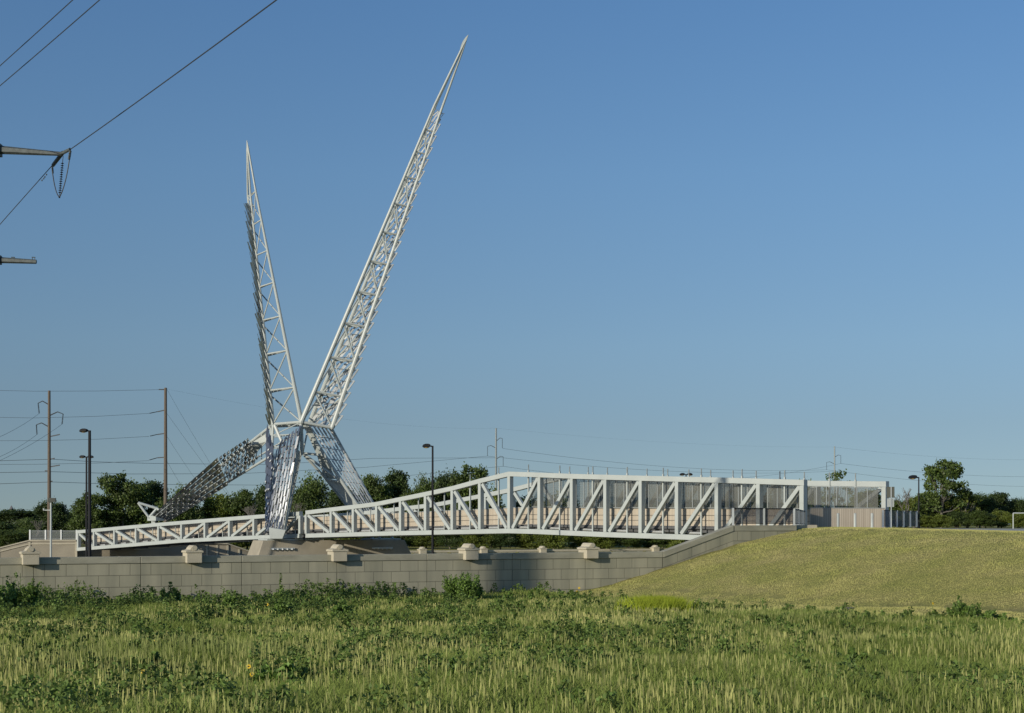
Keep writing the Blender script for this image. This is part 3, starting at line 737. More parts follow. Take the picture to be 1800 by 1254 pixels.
# rear left leg reaching along the bridge
tail = MB()
tA = PX(272, 909, 189.6); tB = PX(292, 914, 189.6); tC = PX(285, 909, 192)
tail.tube(NB, tA, .2, .14, n=8); tail.tube(PX(474, 803, 169.5), tB, .17, .12, n=8); tail.tube(NC, tC, .12, n=8)
for k in range(1, 14):
    t = k/14; tail.tube(NB.lerp(tA, t), PX(474, 803, 169.5).lerp(tB, t), .07, n=6)
    tail.tube(NB.lerp(tA, t), PX(474, 803, 169.5).lerp(tB, (k+1)/14), .06, n=6)
tl = tail.build("tail", 'paint', scl)
tb = MB(); q = [PX(243, 884, 190.2), PX(276, 894, 190.4), PX(262, 910, 190.2), PX(270, 911, 190.1), PX(288, 904, 190)]
for x, y in ((q[0], q[1]), (q[0], q[2]), (q[2], q[1]), (q[2], q[4]), (q[1], q[4])): tb.tube(x, y, .17, n=8)
tb.box(PX(274, 912.5, 190.2), (2.2, 1.3, .5), -TH); tb.beam(PX(270, 914, 190.2), Vector((PX(270, 914, 190.2).x, 190.2, 1.4)), .5, .5); tb.build("tail_foot", 'paint', tl)
pl = MB(); pl.plate([PX(428, 786, 172.6), PX(470, 760, 171), PX(470, 776, 171), PX(440, 806, 174)], .1); pl.build("edge_plate", 'paint', tl)
fe = MB(); GLINTS[0] = MB(); GLINTP[0] = .9; oT = Vector((-.6, -.8, .1))
feathers(fe, PX(299, 916, 188.4), PX(268, 906, 188.6), PX(404, 852, 176.3), PX(385, 802, 176.3), 6, 1.9, lift=.30, out=oT, wfrac=.86, rows=11, overlap=1.2, up=True, jit=.02)
feathers(fe, PX(404, 850, 176.5), PX(385, 804, 176.5), PX(458, 804, 170.8), PX(441, 768, 170.8), 7, 1.3, lift=.42, out=oT, wfrac=.85, rows=8, overlap=1.2, up=True, jit=.07)
fe.build("feather_cladding", 'steel', tl); GLINTS[0].build('feather_glints', 'clip', tl); GLINTS[0] = None
rebase(scl)

# ------------------------------------------------------------------ lamp posts
def lamp(x, ytop, z, base, label, heads=1, r=.10, side=-1, s=1.0):
    t = PX(x, ytop, z); root = empty("street_lamp", (t.x, t.y, base), label=label, cat="street lamp", group="dark lamp posts")
    p = MB(); p.tube((t.x, t.y, base), (t.x, t.y, t.z), r*1.15, r*.8, n=10); p.tube((t.x, t.y, base), (t.x, t.y, base+.5), r*1.8, r*1.6, n=10); p.build("pole", 'dark', root)
    for k in range(heads):
        dx = side if k == 0 else -side
        h = MB(); c = Vector((t.x+dx*.62*s, t.y, t.z+.02))
        h.beam((t.x, t.y, t.z-.05), (t.x+dx*.25*s, t.y, t.z-.02), .1, .12)
        b = len(h.v); prof = [(0, .22), (.25, .30), (.55, .30), (.82, .22), (.95, .02), (.9, -.12), (.1, -.10)]
        for yy in (-.24*s, .24*s):
            for px, pz in prof: h.v.append((t.x+dx*(.2+px*.85)*s, t.y+yy, t.z+pz*.85*s-.05))
        kk = len(prof); h.face([b+i for i in range(kk)][::-1]); h.face([b+kk+i for i in range(kk)])
        for i in range(kk): h.face([b+i, b+(i+1) % kk, b+kk+(i+1) % kk, b+kk+i])
        hd = h.build("lamp_head", 'dark', root, bevel=.04)
        h = MB(); h.sphere((t.x+dx*.62*s, t.y, t.z-.13*s), .3*s, 10, 6, (1, .7, .35)); h.build("lens", 'glasscap', hd)
    rebase(root); return root
lamp(157.5, 757, 103, -4.2, "taller and thicker dark lamp post in front of the left end of the truss", r=.13, s=.72)
lamp(152, 803, 146, -4.2, "shorter thin dark lamp post with two heads close behind the thick one", heads=2, r=.11, s=.72)
lamp(760.5, 784, 122, -4.2, "single headed dark lamp post crossing the middle of the white truss", r=.10, s=.88)
lamp(1615, 839, 128, 3.3, "short dark lamp post by the leafy tree on the right", r=.07, s=.9)
lamp(1206, 834, 175, -4.2, "twin headed dark floodlight showing over the truss top chord", heads=2, r=.09, s=.8)

# ------------------------------------------------------------------ plaza: fences, bollards, signs, goal
rf = empty("railing", (WING1.x, WING1.y, 3.83), label="dark mesh railing with pale posts on the ramped wall top beside the truss end", cat="railing")
pth = [Vector((WING1.x, WING1.y+.15, 3.84)), Vector((WING2.x-.1, WING2.y+.2, 3.84)), Vector((21.3, 103.6, 3.80)), Vector((22.9, 111.5, 3.8))]
def polyseg(pth, step):
    out = []
    for i in range(len(pth)-1):
        L = (pth[i+1]-pth[i]).length; k = max(1, round(L/step))
        for j in range(k): out.append(pth[i].lerp(pth[i+1], j/k))
    out.append(pth[-1]); return out
pts = polyseg(pth, 2.3)
for i, q in enumerate(pts):
    b = MB(); b.box(q+Vector((0, 0, .54)), (.13, .13, 1.08)); b.build("post", 'alu' if i % 2 == 0 else 'paint_grey', rf)
b = MB(); c = MB()
for i in range(len(pts)-1):
    b.beam(pts[i]+Vector((0, 0, 1.06)), pts[i+1]+Vector((0, 0, 1.06)), .07, .07); b.beam(pts[i]+Vector((0, 0, .12)), pts[i+1]+Vector((0, 0, .12)), .05, .05)
    c.beam(pts[i]+Vector((0, 0, .59)), pts[i+1]+Vector((0, 0, .59)), .012, .88)
b.build("rail", 'dark', rf); c.build("mesh_panel", 'railmesh', rf); rebase(rf)
rf = empty("railing", (30, 113, 3.7), label="dark mesh railing with pale posts right of the footbridge entrance", cat="railing")
pth = [PX(1552, 926, 114), PX(1611, 927, 121)]
for q in pth: q.z = 3.68
pts = polyseg([pth[0], pth[1]], 1.6)
for q in pts: b = MB(); b.box(q+Vector((0, 0, .68)), (.14, .14, 1.36)); b.build("post", 'alu', rf)
b = MB(); c = MB(); b.beam(pth[0]+Vector((0, 0, 1.33)), pth[1]+Vector((0, 0, 1.33)), .07, .07); b.build("rail", 'dark', rf)
c.beam(pth[0]+Vector((0, 0, .66)), pth[1]+Vector((0, 0, .66)), .015, 1.25); c.build("mesh_panel", 'railmesh', rf)
rebase(rf)
# timber screen walls at the entrance
ew = empty("entrance_wall", (27, 118, 3.7), label="low timber boarded wall beside the path at the right end of the footbridge", cat="wall")
e0 = PX(1424, 925, 117.5); e1 = PX(1556, 925, 118.5); e0.z = e1.z = 3.5
mb = MB(); L = (e1-e0).length; n_ = Vector((0, .15, 0))
mb.hexa([e0, e1, e1+n_, e0+n_, e0+Vector((0, 0, 1.72)), e1+Vector((0, 0, 1.72)), e1+n_+Vector((0, 0, 1.72)), e0+n_+Vector((0, 0, 1.72))], [(0, 0.05), (L, 0.05), (L, 0.05), (0, 0.05), (0, 1.5), (L, 1.5), (L, 1.5), (0, 1.5)])
mb.build("boards", 'timber', ew); mb = MB(); mb.beam(e0+Vector((0, .07, 1.75)), e1+Vector((0, .07, 1.75)), .2, .06); mb.build("rail", 'paint_grey', ew); rebase(ew)
for i, (x, lb) in enumerate(((1473, "left of three, nearest the truss end post"), (1503, "middle one of three"), (1533, "right of three, nearest the dark railing"))):
    p = PX(x, 925, 108); p.z = 3.66; r = empty("bollard", p, label="white bollard in front of the timber wall, "+lb, cat="bollard", group="white bollards at the bridge entrance")
    b = MB(); b.tube(p, p+Vector((0, 0, 1.05)), .10, n=14); b.build("post", 'paint', r); b = MB(); b.sphere(p+Vector((0, 0, 1.05)), .10, 14, 6, (1, 1, .4)); b.build("cap", 'paint', r); b = MB(); b.tube(p-Vector((0, 0, .05)), p+Vector((0, 0, .03)), .16, n=14); b.build("base_plate", 'paint', r); rebase(r)
p = PX(1566.5, 928, 104); p.z = 3.5; sg = empty("road_sign", p, label="back of a square metal road sign on a thin post on the hill crest", cat="sign")
t = PX(1566.5, 856, 104); b = MB(); b.beam(p, t, .07, .05, up=(0, 1, 0)); b.build("post", 'alu', sg)
b = MB(); b.box(t+Vector((-.03, .05, -.40)), (.56, .02, .80), R(-10)); b.build("sign_plate", 'signback', sg)
b = MB(); b.box(t+Vector((-.03, .06, -1.16)), (.50, .02, .62), R(-10)); b.build("sign_plate", 'paint_grey', sg); rebase(sg)
gl = PX(1781, 931, 170); gl.z = hgt(gl.x, gl.y); gr = gl+Vector((7.3, -1, 0)); gh = 1.85
gr_ = empty("soccer_goal", gl, label="white metal goal frame at the right edge in front of dark trees", cat="goal"); b = MB()
b.tube(gl-Vector((0, 0, .2)), gl+Vector((0, 0, gh)), .07); b.build("goal_post", 'paint', gr_)
b = MB(); b.tube(gr-Vector((0, 0, .2)), gr+Vector((0, 0, gh)), .07); b.build("goal_post", 'paint', gr_)
b = MB(); b.tube(gl+Vector((0, 0, gh)), gr+Vector((0, 0, gh)), .07); b.build("crossbar", 'paint', gr_); rebase(gr_)
# camera pole left
p = PX(89.5, 975, 196); p.z = -3.5; t = PX(89.5, 883, 196); r = empty("camera_pole", p, label="slim white pole with a flat box on top in front of the abutment", cat="pole")
b = MB(); b.tube(p, t, .16, .13, n=10); b.build("pole", 'paint', r); b = MB(); b.box(t+Vector((.15, 0, .3)), (1.0, .7, .55), R(8)); b.build("equipment_box", 'signback', r)
b = MB(); b.beam(PX(76, 897, 196), PX(89, 897, 196), .1, .12); b.tube(PX(77, 897, 196), PX(77, 894, 196), .12); b.build("bracket", 'paint', r); rebase(r)
# church far off
p = PX(20, 912, 900); r = empty("church", (p.x, p.y, 0), label="tiny distant white church steeple with dark spire at the left edge", cat="church")
b = MB(); b.box((p.x, p.y, 5.5), (3.4, 3.4, 11)); b.build("tower", 'paint', r)
b = MB(); c = Vector((p.x, p.y, 11)); bb = len(b.v); b.v += [tuple(c+Vector(q)) for q in ((-2, -2, 0), (2, -2, 0), (2, 2, 0), (-2, 2, 0), (0, 0, 5))]; 
for q in ((0, 1, 4), (1, 2, 4), (2, 3, 4), (3, 0, 4), (3, 2, 1, 0)): b.face([bb+i for i in q])
b.build("spire", 'roof', r)
b = MB(); b.box((p.x+9, p.y+2, 3), (18, 8, 6)); b.build("nave", 'paint', r)
b = MB(); bb = 0; b.v += [(p.x-.5, p.y-2.5, 6.01), (p.x+18.5, p.y-2.5, 6.01), (p.x+18.5, p.y+6.5, 6.01), (p.x-.5, p.y+6.5, 6.01), (p.x-.5, p.y+2, 8.6), (p.x+18.5, p.y+2, 8.6)]
for q in ((0, 1, 5, 4), (2, 3, 4, 5), (0, 4, 3), (1, 2, 5), (3, 2, 1, 0)): b.face(list(q))
b.build("roof", 'roof', r); rebase(r)

# ------------------------------------------------------------------ utility poles and lines
def davit(b, root_p, end_p):
    q = root_p.lerp(end_p, .6)+Vector((0, 0, .45)); b.tube(root_p, q, .10, .08, n=6); b.tube(q, end_p, .08, .06, n=6)
def upole(x, ytop, z, base, label, arms, m='timberpole', rr=.30, arm_m='cable'):
    t = PX(x, ytop, z); r = empty("utility_pole", (t.x, t.y, base), label=label, cat="utility pole", group="utility poles")
    b = MB(); b.tube((t.x, t.y, base), t, rr*1.25, rr*.8, n=10); b.build("pole", m, r)
    for kind, ya, xe, ye, drop in arms:
        b = MB(); a0 = PX(x, ya, z); a1 = PX(xe, ye, z)
        if kind == 'davit': davit(b, a0, a1)
        else: b.beam(a0, a1, .14, .16)
        o = b.build("crossarm", arm_m, r)
        if drop:
            b = MB(); e = PX(xe+drop[0], ye+drop[1], z); b.tube(a1, e, .05, n=5)
            k = 8
            for j in range(k): c = a1.lerp(e, (j+.7)/k); b.tube(c, c+Vector((0, 0, .06)), .13, n=8)
            b.build("insulator", 'dark', o)
    rebase(r); return r
ZA, ZB = 228., 236.
upole(86.5, 687, ZA, -.4, "tall wooden utility pole with drooping insulator arms above the abutment", [('davit', 712, 67, 709, (2, 18)), ('davit', 731, 111, 728, (-2, 18)), ('davit', 751, 64, 747, (1, 17)),
      ('arm', 768, 105, 764, None), ('arm', 808, 96, 806, None), ('arm', 821, 105, 818, None), ('arm', 828, 79, 828, None), ('arm', 847, 92, 846, None)], rr=.27)
upole(291, 682, ZB, -.4, "tall bare wooden utility pole above the tree beside the sculpture's tail", [('arm', 685, 279, 685, None), ('arm', 721, 277, 724, (-14, 3)), ('arm', 762, 277, 764, (-13, 3)), ('arm', 804, 277, 805, (-14, 4))], rr=.29)
upole(872, 753, 400, -.4, "slender grey steel transmission pole behind the truss peak", [('davit', 776, 883, 771, (0, 17)), ('davit', 788, 857, 785, (0, 17)), ('davit', 808, 884.5, 803, (0, 17))], m='galv', rr=.28)
upole(1467, 785, 520, -.4, "slender grey steel transmission pole rising behind the bridge entrance", [('davit', 804, 1478, 801, (0, 14)), ('davit', 816, 1453, 813, (0, 13))], m='galv', rr=.28)
def wire(pts, r, label, group="distant power lines"):
    P_ = [PX(*p) for p in pts]; out = []
    for i in range(len(P_)-1):      # gentle sag inside each span
        a, b_ = P_[i], P_[i+1]; k = 10
        for j in range(k): out.append(a.lerp(b_, j/k))
    out.append(P_[-1]); mb = MB(); mb.poly(out, r, n=5); o = mb.build("power_line", 'cable', origin=P_[0]); tag(o, label, "power line", group); return o
def sagwire(p, q, sag, r, label, group="distant power lines"):
    p, q = PX(*p), PX(*q); out = []
    for j in range(25):
        t = j/24; c = p.lerp(q, t); c.z -= sag*4*t*(1-t); out.append(c)
    mb = MB(); mb.poly(out, r, n=5); o = mb.build("power_line", 'cable', origin=p); tag(o, label, "power line", group); return o
rw = .024
GL = "level cables strung between the two wooden poles"
for (y0, y1, y2, lb) in ((685, 688, 685, "topmost"), (733, 735, 727, "second highest"), (776, 775, 767.5, "third highest"), (818, 816.5, 810, "lowest")):
    wire([(-120, y0-1, 226), (60, y1, ZA), (170, (y1+y2)/2+1.2, 232), (291 if lb == "topmost" else 262, y2, ZB)], rw, lb+" cable running level past the left wooden pole to the bare pole", GL)
wire([(-120, 814, 224), (92, 807.5, ZA), (165, 812, 250), (270, 815, 280), (480, 817, 330), (655, 806, 370), (872, 789+16, 400)], .035, "long cable sagging from the left wooden pole behind the sculpture, uppermost of three")
wire([(-120, 833, 224), (92, 829.5, ZA), (230, 833.5, 270), (420, 833, 320), (640, 822, 370), (857, 802, 400)], .035, "long cable sagging from the left wooden pole behind the sculpture, middle of three")
wire([(-120, 855, 224), (92, 847.5, ZA), (190, 851, 260), (450, 853, 330), (700, 838, 380), (884, 820, 400)], .035, "long cable sagging from the left wooden pole behind the sculpture, lowest of three")
for i, (a, b_, lb) in enumerate((((69, 727, ZA), (-40, 783, 180), "upper"), ((65, 764, ZA), (-40, 818, 180), "lower"), ((109, 746, ZA), (-40, 827, 180), "middle, starting right of the pole"))):
    sagwire(a, b_, .5, .022, "thin cable dropping leftwards from the left wooden pole, "+lb)
for i, (a, b_, lb) in enumerate((((292, 725, ZB), (420, 895, 275), "upper"), ((292, 765, ZB), (380, 893, 268), "middle"), ((292, 808, ZB), (345, 893, 260), "lower"), ((293, 684, ZB), (410, 880, 290), "topmost"))):
    sagwire(a, b_, .3, .017, "faint guy wire slanting down from the bare wooden pole, "+lb)
for a, b_, s_, lb in (((883, 788.5, 400), (1453, 826, 520), 2.4, "upper"), ((884.5, 820, 400), (1478, 815, 520), 5.0, "lower"), ((857, 802, 400), (1478, 828, 520), 2.4, "middle")):
    sagwire(a, b_, s_, .032, "long cable between the two grey steel poles above the truss, "+lb)
sagwire((872, 753, 400), (1467, 786, 520), 1.5, .009, "faint top cable between the two grey steel poles")
for a, b_, lb in (((1478, 815, 520), (1900, 836, 640), "upper"), ((1453, 826, 520), (1900, 855, 640), "middle"), ((1467, 786, 520), (1900, 806, 640), "faint topmost")):
    sagwire(a, b_, 2.2, .035 if 'faint' not in lb else .018, "cable running off right past the leafy tree, "+lb)
sagwire((293, 684, ZB), (872, 753, 400), 2, .007, "faintest high cable from the bare wooden pole to the grey steel pole")

# near steel transmission pole (column just outside the left edge)
ZN = 72.4
cx = PX(-16, 900, ZN).x
tp = empty("transmission_pole", (cx, ZN, hgt(cx, ZN)), label="near grey steel transmission pole at the left edge, its arms and insulators reaching in", cat="transmission pole")
b = MB(); b.tube((cx, ZN, hgt(cx, ZN)-.3), (cx, ZN, 34), .46, .28, n=12); b.build("column", 'armsteel', tp)
def arm(p, q, h0, h1, nm="crossarm"):
    b = MB(); d = (q-p).normalized(); sdv = d.cross(Vector((0, 0, 1))).normalized(); u = sdv.cross(d)
    c = []
    for P_, h in ((p, h0), (q, h1)): 
        for k in range(6):
            t = k/6*2*math.pi+math.pi/6; c.append(tuple(P_+sdv*h*.42*math.cos(t)+u*h*.55*math.sin(t)))
    b.v = c
    for k in range(6): b.face([k, (k+1) % 6, 6+(k+1) % 6, 6+k])
    b.face([5, 4, 3, 2, 1, 0]); b.face([6, 7, 8, 9, 10, 11]); return b
b = arm(PX(-12, 263, ZN), PX(109, 271, ZN), .42, .19); b.box(PX(-1, 264, ZN), (.14, .5, .62)); b.build("crossarm", 'armsteel', tp)
b = arm(PX(109, 270, ZN), PX(123, 263, ZN-.6), .20, .17); b2 = arm(PX(110, 269, ZN), PX(93, 291, ZN+1.0), .22, .2)
k = len(b.v); b.v += b2.v; [b.face([k+i for i in f]) for f in b2.f]; b.build("end_yoke", 'armsteel', tp)
b = arm(PX(-12, 457, ZN), PX(64, 460.5, ZN), .30, .20); b.box(PX(-1, 457, ZN), (.12, .4, .45)); 
for x in (23, 59): b.tube(PX(x-3, 452.5, ZN), PX(x+3, 452.8, ZN), .025, n=5); b.tube(PX(x-2.5, 452.5, ZN), PX(x-1, 460, ZN), .02, n=5); b.tube(PX(x+2.5, 452.5, ZN), PX(x+1, 460, ZN), .02, n=5)
b.build("crossarm", 'armsteel', tp)
s = MB(); a0, a1 = PX(111, 274, ZN), PX(104.5, 347, ZN); s.tube(a0, a1, .018, n=5)
for j in range(14):
    c = a0.lerp(a1, .19+.70*j/13); s.tube(c, c+Vector((0, 0, .035)), .085, .035, n=10)
s.sphere(a1, .05); s.build("insulator_string", 'dark', tp)
jp = MB()
def curve3(a, m, e, n=14): return [a*(1-t)**2+m*2*t*(1-t)+e*t*t for t in [i/n for i in range(n+1)]]
jp.poly(curve3(PX(124, 265, ZN-.6), PX(117, 325, ZN-.3), a1), .028, 6); jp.poly(curve3(PX(91, 292, ZN+1), PX(96, 340, ZN+.5), a1), .028, 6)
jp.build("jumper_cable", 'cable', tp)
b = MB(); 
for j in range(7): c = PX(123.5-j*.35, 266+j*2.2, ZN-.6); b.tube(c, c-Vector((0, 0, .03)), .07, n=8)
b.tube(PX(92, 294, ZN+1), PX(93, 305, ZN+1), .05, n=8)
for (x, y) in ((82, 306), (79, 310), (77, 313), (74, 316)): b.tube(PX(x, y, ZN+1.1), PX(x-.5, y+2.5, ZN+1.1), .035, n=6)
b.build("insulator", 'armsteel', tp)
# left-hand arms (out of view) that carry the two other wires
for (x, y) in ((-70, 178), (-50, 192)):
    pass
b = arm(PX(-20, 150, ZN), PX(-80, 185, ZN), .4, .2); b.build("crossarm", 'armsteel', tp)
rebase(tp)
GN = "near overhead wires at the top left"
sagwire((125, 262, ZN-.7), (1100, -462, 30), .12, .024, "near cable rising to the right from the insulator yoke to the top of the picture", GN)
sagwire((92, 291, ZN+1), (-500, 1000, 130), -.6, .022, "near cable dropping left from the insulator yoke to the edge", GN)
sagwire((-80, 187, ZN), (620, -458, 34), .1, .02, "upper left near cable, the one closest to the corner", GN)
sagwire((-80, 218, ZN), (620, -396, 34), .12, .02, "second near cable from the upper left corner", GN)
# unseen pole added outside the frame, placed so its shadow darkens the wall
ps = Vector((-.2-LX*72, 82.3-LY*72, 0)); ps.z = hgt(ps.x, ps.y)
shadow_pole = empty("transmission_pole", ps, label="unseen thick grey steel pole outside the frame, added for its shadow on the wall", cat="transmission pole")
b = MB(); b.tube(ps-Vector((0, 0, .3)), ps+Vector((0, 0, 36)), .68, .62, n=14); b.build("column", 'galv', shadow_pole)
b = arm(ps+Vector((0, 0, 33)), ps+Vector((-4.5, 2, 33.8)), .5, .2); b.build("crossarm", 'galv', shadow_pole); rebase(shadow_pole)

# ------------------------------------------------------------------ trees
def quads(C, S, rng, flat=0.0):
    """leaf quads at centres C with half-size S, random orientation"""
    n = len(C); a = rng.normal(size=(n, 3)); a /= np.linalg.norm(a, axis=1)[:, None]
    b = rng.normal(size=(n, 3)); b -= (b*a).sum(1)[:, None]*a; b /= np.linalg.norm(b, axis=1)[:, None]
    S = S[:, None]; asp = rng.uniform(.5, .9, n)[:, None]
    v = np.stack([C-a*S, C-b*S*asp+a*S*.1, C+a*S, C+b*S*asp+a*S*.1], 1).reshape(-1, 3)
    return v
def crown_mesh(name, m, height, width, seed, nleaf=9000, lobes=26, sparse=False, trunk_h=.18, ls=(.13, .27)):
    rng = np.random.default_rng(seed); C = []; ctr = []
    z0 = height*trunk_h; zc = (height+z0)/2; rz_ = (height-z0)/2
    for _ in range(lobes):
        t = rng.random(); z = z0+(height-z0)*(.08+.86*t)
        rad = width/2*math.sqrt(max(.05, 1-((z-zc*.92)/(rz_*1.12))**2)); an = rng.uniform(0, 2*math.pi); rr = rad*math.sqrt(rng.random())*.78
        lr = width*(.13 if not sparse else .085)*rng.uniform(.7, 1.35); ctr.append((rr*math.cos(an), rr*math.sin(an), z, lr))
    if sparse: ctr.append((0, 0, height*.93, width*.09))
    per = nleaf//len(ctr)
    for (x, y, z, lr) in ctr:
        # each lobe is several sprays of leaves
        k = 12; sp = rng.normal(size=(k, 3)); sp /= np.linalg.norm(sp, axis=1)[:, None]; sp *= lr*rng.uniform(.4, 1.1, (k, 1)); sp[:, 2] *= .75
        idx = rng.integers(0, k, per); o = rng.normal(size=(per, 3))*lr*.30
        C.append(np.array([x, y, z])+sp[idx]+o)
    C = np.concatenate(C); C = C[C[:, 2] > z0*.5]
    v = quads(C, rng.uniform(ls[0], ls[1], len(C)), rng); f = np.arange(len(v))
    me = np_mesh(name, v, f, np.full(len(C), 4), m); return me, ctr
def trunk_mesh(name, height, ctr, r, m='bark', seed=0, n=10):
    rng = random.Random(seed); mb = MB(); p = Vector((0, 0, -.3)); top = height*.8; prev = p; k = 6; pts = [p]
    for i in range(1, k+1):
        pts.append(Vector((rng.uniform(-.2, .2)*i*.4, rng.uniform(-.2, .2)*i*.4, top*i/k)))
    for i in range(k): mb.tube(pts[i], pts[i+1], r*(1-i/k*.8), r*(1-(i+1)/k*.8), n=8, cap=False)
    for c in ctr[:n]:
        zc = min(c[2]*.55, top*.8); i = int(zc/top*k); s = pts[i].lerp(pts[min(i+1, k)], .5); e = Vector(c[:3]); mid = s.lerp(e, .5)+Vector((0, 0, -.3))
        mb.tube(s, mid, r*.34, r*.22, n=5, cap=False); mb.tube(mid, e, r*.22, r*.06, n=5, cap=False)
    return mb.build(name, m)
protos = []
specs = [('leaf1', 13, 11, 17000, 44, False), ('leaf2', 12, 12, 17000, 46, False), ('leaf3', 10, 10, 14000, 38, False), ('leaf1', 10, 14, 17000, 50, False), ('leaf2', 14, 9, 15000, 38, False)]
for i, (m, h_, w_, nl, lb, sp) in enumerate(specs):
    c, ctr = crown_mesh("crown", m, h_, w_, 40+i, nl, lb, sp, .1); t = trunk_mesh("trunk", h_, ctr, .28, seed=i)
    protos.append([c, t, h_, w_, 0])
def place_tree(k, x, ytop, z, wpx, label, group=None, base=None, rot=None):
    P_ = protos[k]; t = PX(x, ytop, z); base = hgt(t.x, t.y) if base is None else base
    h_ = t.z-base; wd = wpx*z/F
    root = empty("tree", (t.x, t.y, base), label=label, cat="tree", group=group or "trees beyond the highway")
    for o in (P_[0], P_[1]):
        c = o if P_[4] == 0 else o.copy()
        if P_[4]: col.objects.link(c)
        c.parent = root; c.location = (0, 0, 0)
    P_[4] += 1
    root.scale = (wd/P_[3], wd/P_[3], h_/P_[2]); root.rotation_euler = (0, 0, random.uniform(0, 6.28) if rot is None else rot)
    return root
L1 = [
 (1, -10, 919, 262, 90, "rounded dark tree cut by the left edge, under the steeple"), (3, 48, 917, 275, 66, "low dark tree between the steeple and the left wooden pole"),
 (1, 92, 886, 262, 85, "dark tree behind the camera pole and left wooden pole"), (0, 155, 868, 258, 75, "green tree behind the two dark lamp posts"),
 (0, 215, 834, 262, 110, "tall bright green tree left of the bare wooden pole, the biggest on the left"), (4, 262, 850, 270, 80, "tall dark tree just left of the bare wooden pole"),
 (3, 318, 868, 258, 90, "green tree behind the tip of the sculpture's tail"), (2, 372, 868, 262, 80, "yellowish tree under the sculpture's tail"),
 (0, 425, 862, 262, 85, "green tree just left of the sculpture's front leg"), (1, 470, 860, 280, 80, "dark tree hidden behind the sculpture's front leg"),
 (3, 545, 850, 264, 100, "rounded green tree seen between the sculpture's legs"), (1, 600, 862, 262, 85, "dark tree behind the lower right leg of the sculpture"),
 (0, 655, 836, 264, 80, "tall tree directly right of the sculpture's right leg"), (4, 697, 832, 270, 80, "tall dark tree between the right leg and the single lamp post"),
 (3, 742, 852, 262, 80, "green tree directly behind the single lamp post"), (1, 785, 838, 270, 75, "dark tree right of the single lamp post"),
 (0, 822, 820, 262, 95, "tallest tree near the truss peak, left of the grey steel pole"), (2, 862, 858, 262, 70, "yellowish tree just below the truss peak"),
 (1, 925, 880, 268, 90, "low dark tree seen through the truss right of its peak"), (3, 985, 878, 262, 95, "low tree behind the first wire screens"),
 (0, 1045, 890, 262, 85, "low green tree behind the truss, third bay right of the peak"), (1, 1105, 888, 262, 90, "low dark tree behind the truss, fourth bay right of the peak"),
 (3, 1165, 890, 262, 90, "low tree behind the truss, fifth bay right of the peak"), (0, 1225, 880, 262, 90, "green tree behind the truss above the ramped wall"),
 (1, 1290, 880, 264, 90, "dark tree behind the truss above the wing wall railing"), (0, 1350, 872, 262, 90, "tree behind the truss near its end"),
 (3, 1415, 868, 250, 95, "tree behind the footbridge end post"),
 (2, 1520, 862, 225, 80, "yellowish tree seen through the entrance screens"), (0, 1580, 880, 200, 62, "bushy green tree behind the road sign"),
 (2, 1608, 872, 195, 60, "yellow green tree behind the short lamp post"), (1, 1640, 876, 200, 70, "dark bushy tree at the foot of the tall leafy tree"),
 (2, 1680, 868, 192, 75, "bright green bushy tree right of the tall leafy tree"), (1, 1722, 872, 200, 70, "dark tree left of the goal, with a feathery top"), (4, 1755, 868, 205, 62, "tall dark tree just left of the goal frame"),
 (1, 1792, 880, 198, 70, "dark tree behind the goal frame at the right edge"), (0, 1845, 882, 200, 80, "green tree cut by the right edge"),
]
for t in L1: place_tree(*t)
ORD = 'first second third fourth fifth sixth seventh eighth ninth tenth eleventh twelfth thirteenth fourteenth fifteenth sixteenth seventeenth eighteenth nineteenth twentieth'.split()+['twenty '+q for q in 'first second third fourth fifth sixth seventh eighth'.split()]
for oi, x in enumerate(range(-30, 1420, 62)):
    place_tree(random.choice((1, 4, 3)), x+random.uniform(-12, 12), random.uniform(893, 903), random.uniform(282, 305), 110, ORD[oi]+" from left of low dark back row trees beyond the highway", "back row of the tree belt")
for oi, x in enumerate(range(1490, 1900, 48)):
    place_tree(random.choice((1, 3)), x+random.uniform(-8, 8), random.uniform(885, 895), random.uniform(222, 240), 85, ORD[oi]+" from left of low dark back row trees right of the bridge", "back row of the tree belt on the right")
for oi, x in enumerate([10, 60, 120, 400, 440]+list(range(570, 1300, 45))):
    place_tree(random.choice((1, 2, 0)), x+random.uniform(-8, 8), random.uniform(925, 938), random.uniform(240, 250), 62, ORD[oi]+" from left of leafy bushes along the foot of the trees beyond the highway", "undergrowth at the foot of the tree belt")
for oi, x in enumerate(range(1556, 1880, 26)):
    place_tree(random.choice((2, 0, 2, 1)), x+random.uniform(-6, 6), random.uniform(896, 908), random.uniform(178, 186), random.uniform(38, 50), ORD[oi]+" from left of bright bushes lining the trees right of the bridge", "bushes at the foot of the tree belt on the right")
# two open, airy trees on the right
def airy(x, ytop, z, wpx, label, seed, nl=2600, m='leaf1'):
    t = PX(x, ytop, z); base = hgt(t.x, t.y); h_ = t.z-base; wd = wpx*z/F
    c, ctr = crown_mesh("crown", m, h_, wd, seed, nl, 46, True, .03, ls=(.10, .21)); tr = trunk_mesh("trunk", h_*1.1, ctr, .2, seed=seed, n=34)
    r = empty("tree", (t.x, t.y, base), label=label, cat="tree", group="trees beyond the highway"); c.parent = r; tr.parent = r; return r
airy(1655, 806, 186, 105, "tall open crowned leafy tree standing above the others on the right", 91, 8000)
airy(1472, 822, 215, 75, "airy tree whose top shows above the entrance screens", 92, 3000)
airy(1700, 862, 188, 60, "small open crowned tree right of the tall leafy tree", 93, 2200, 'leaf3')
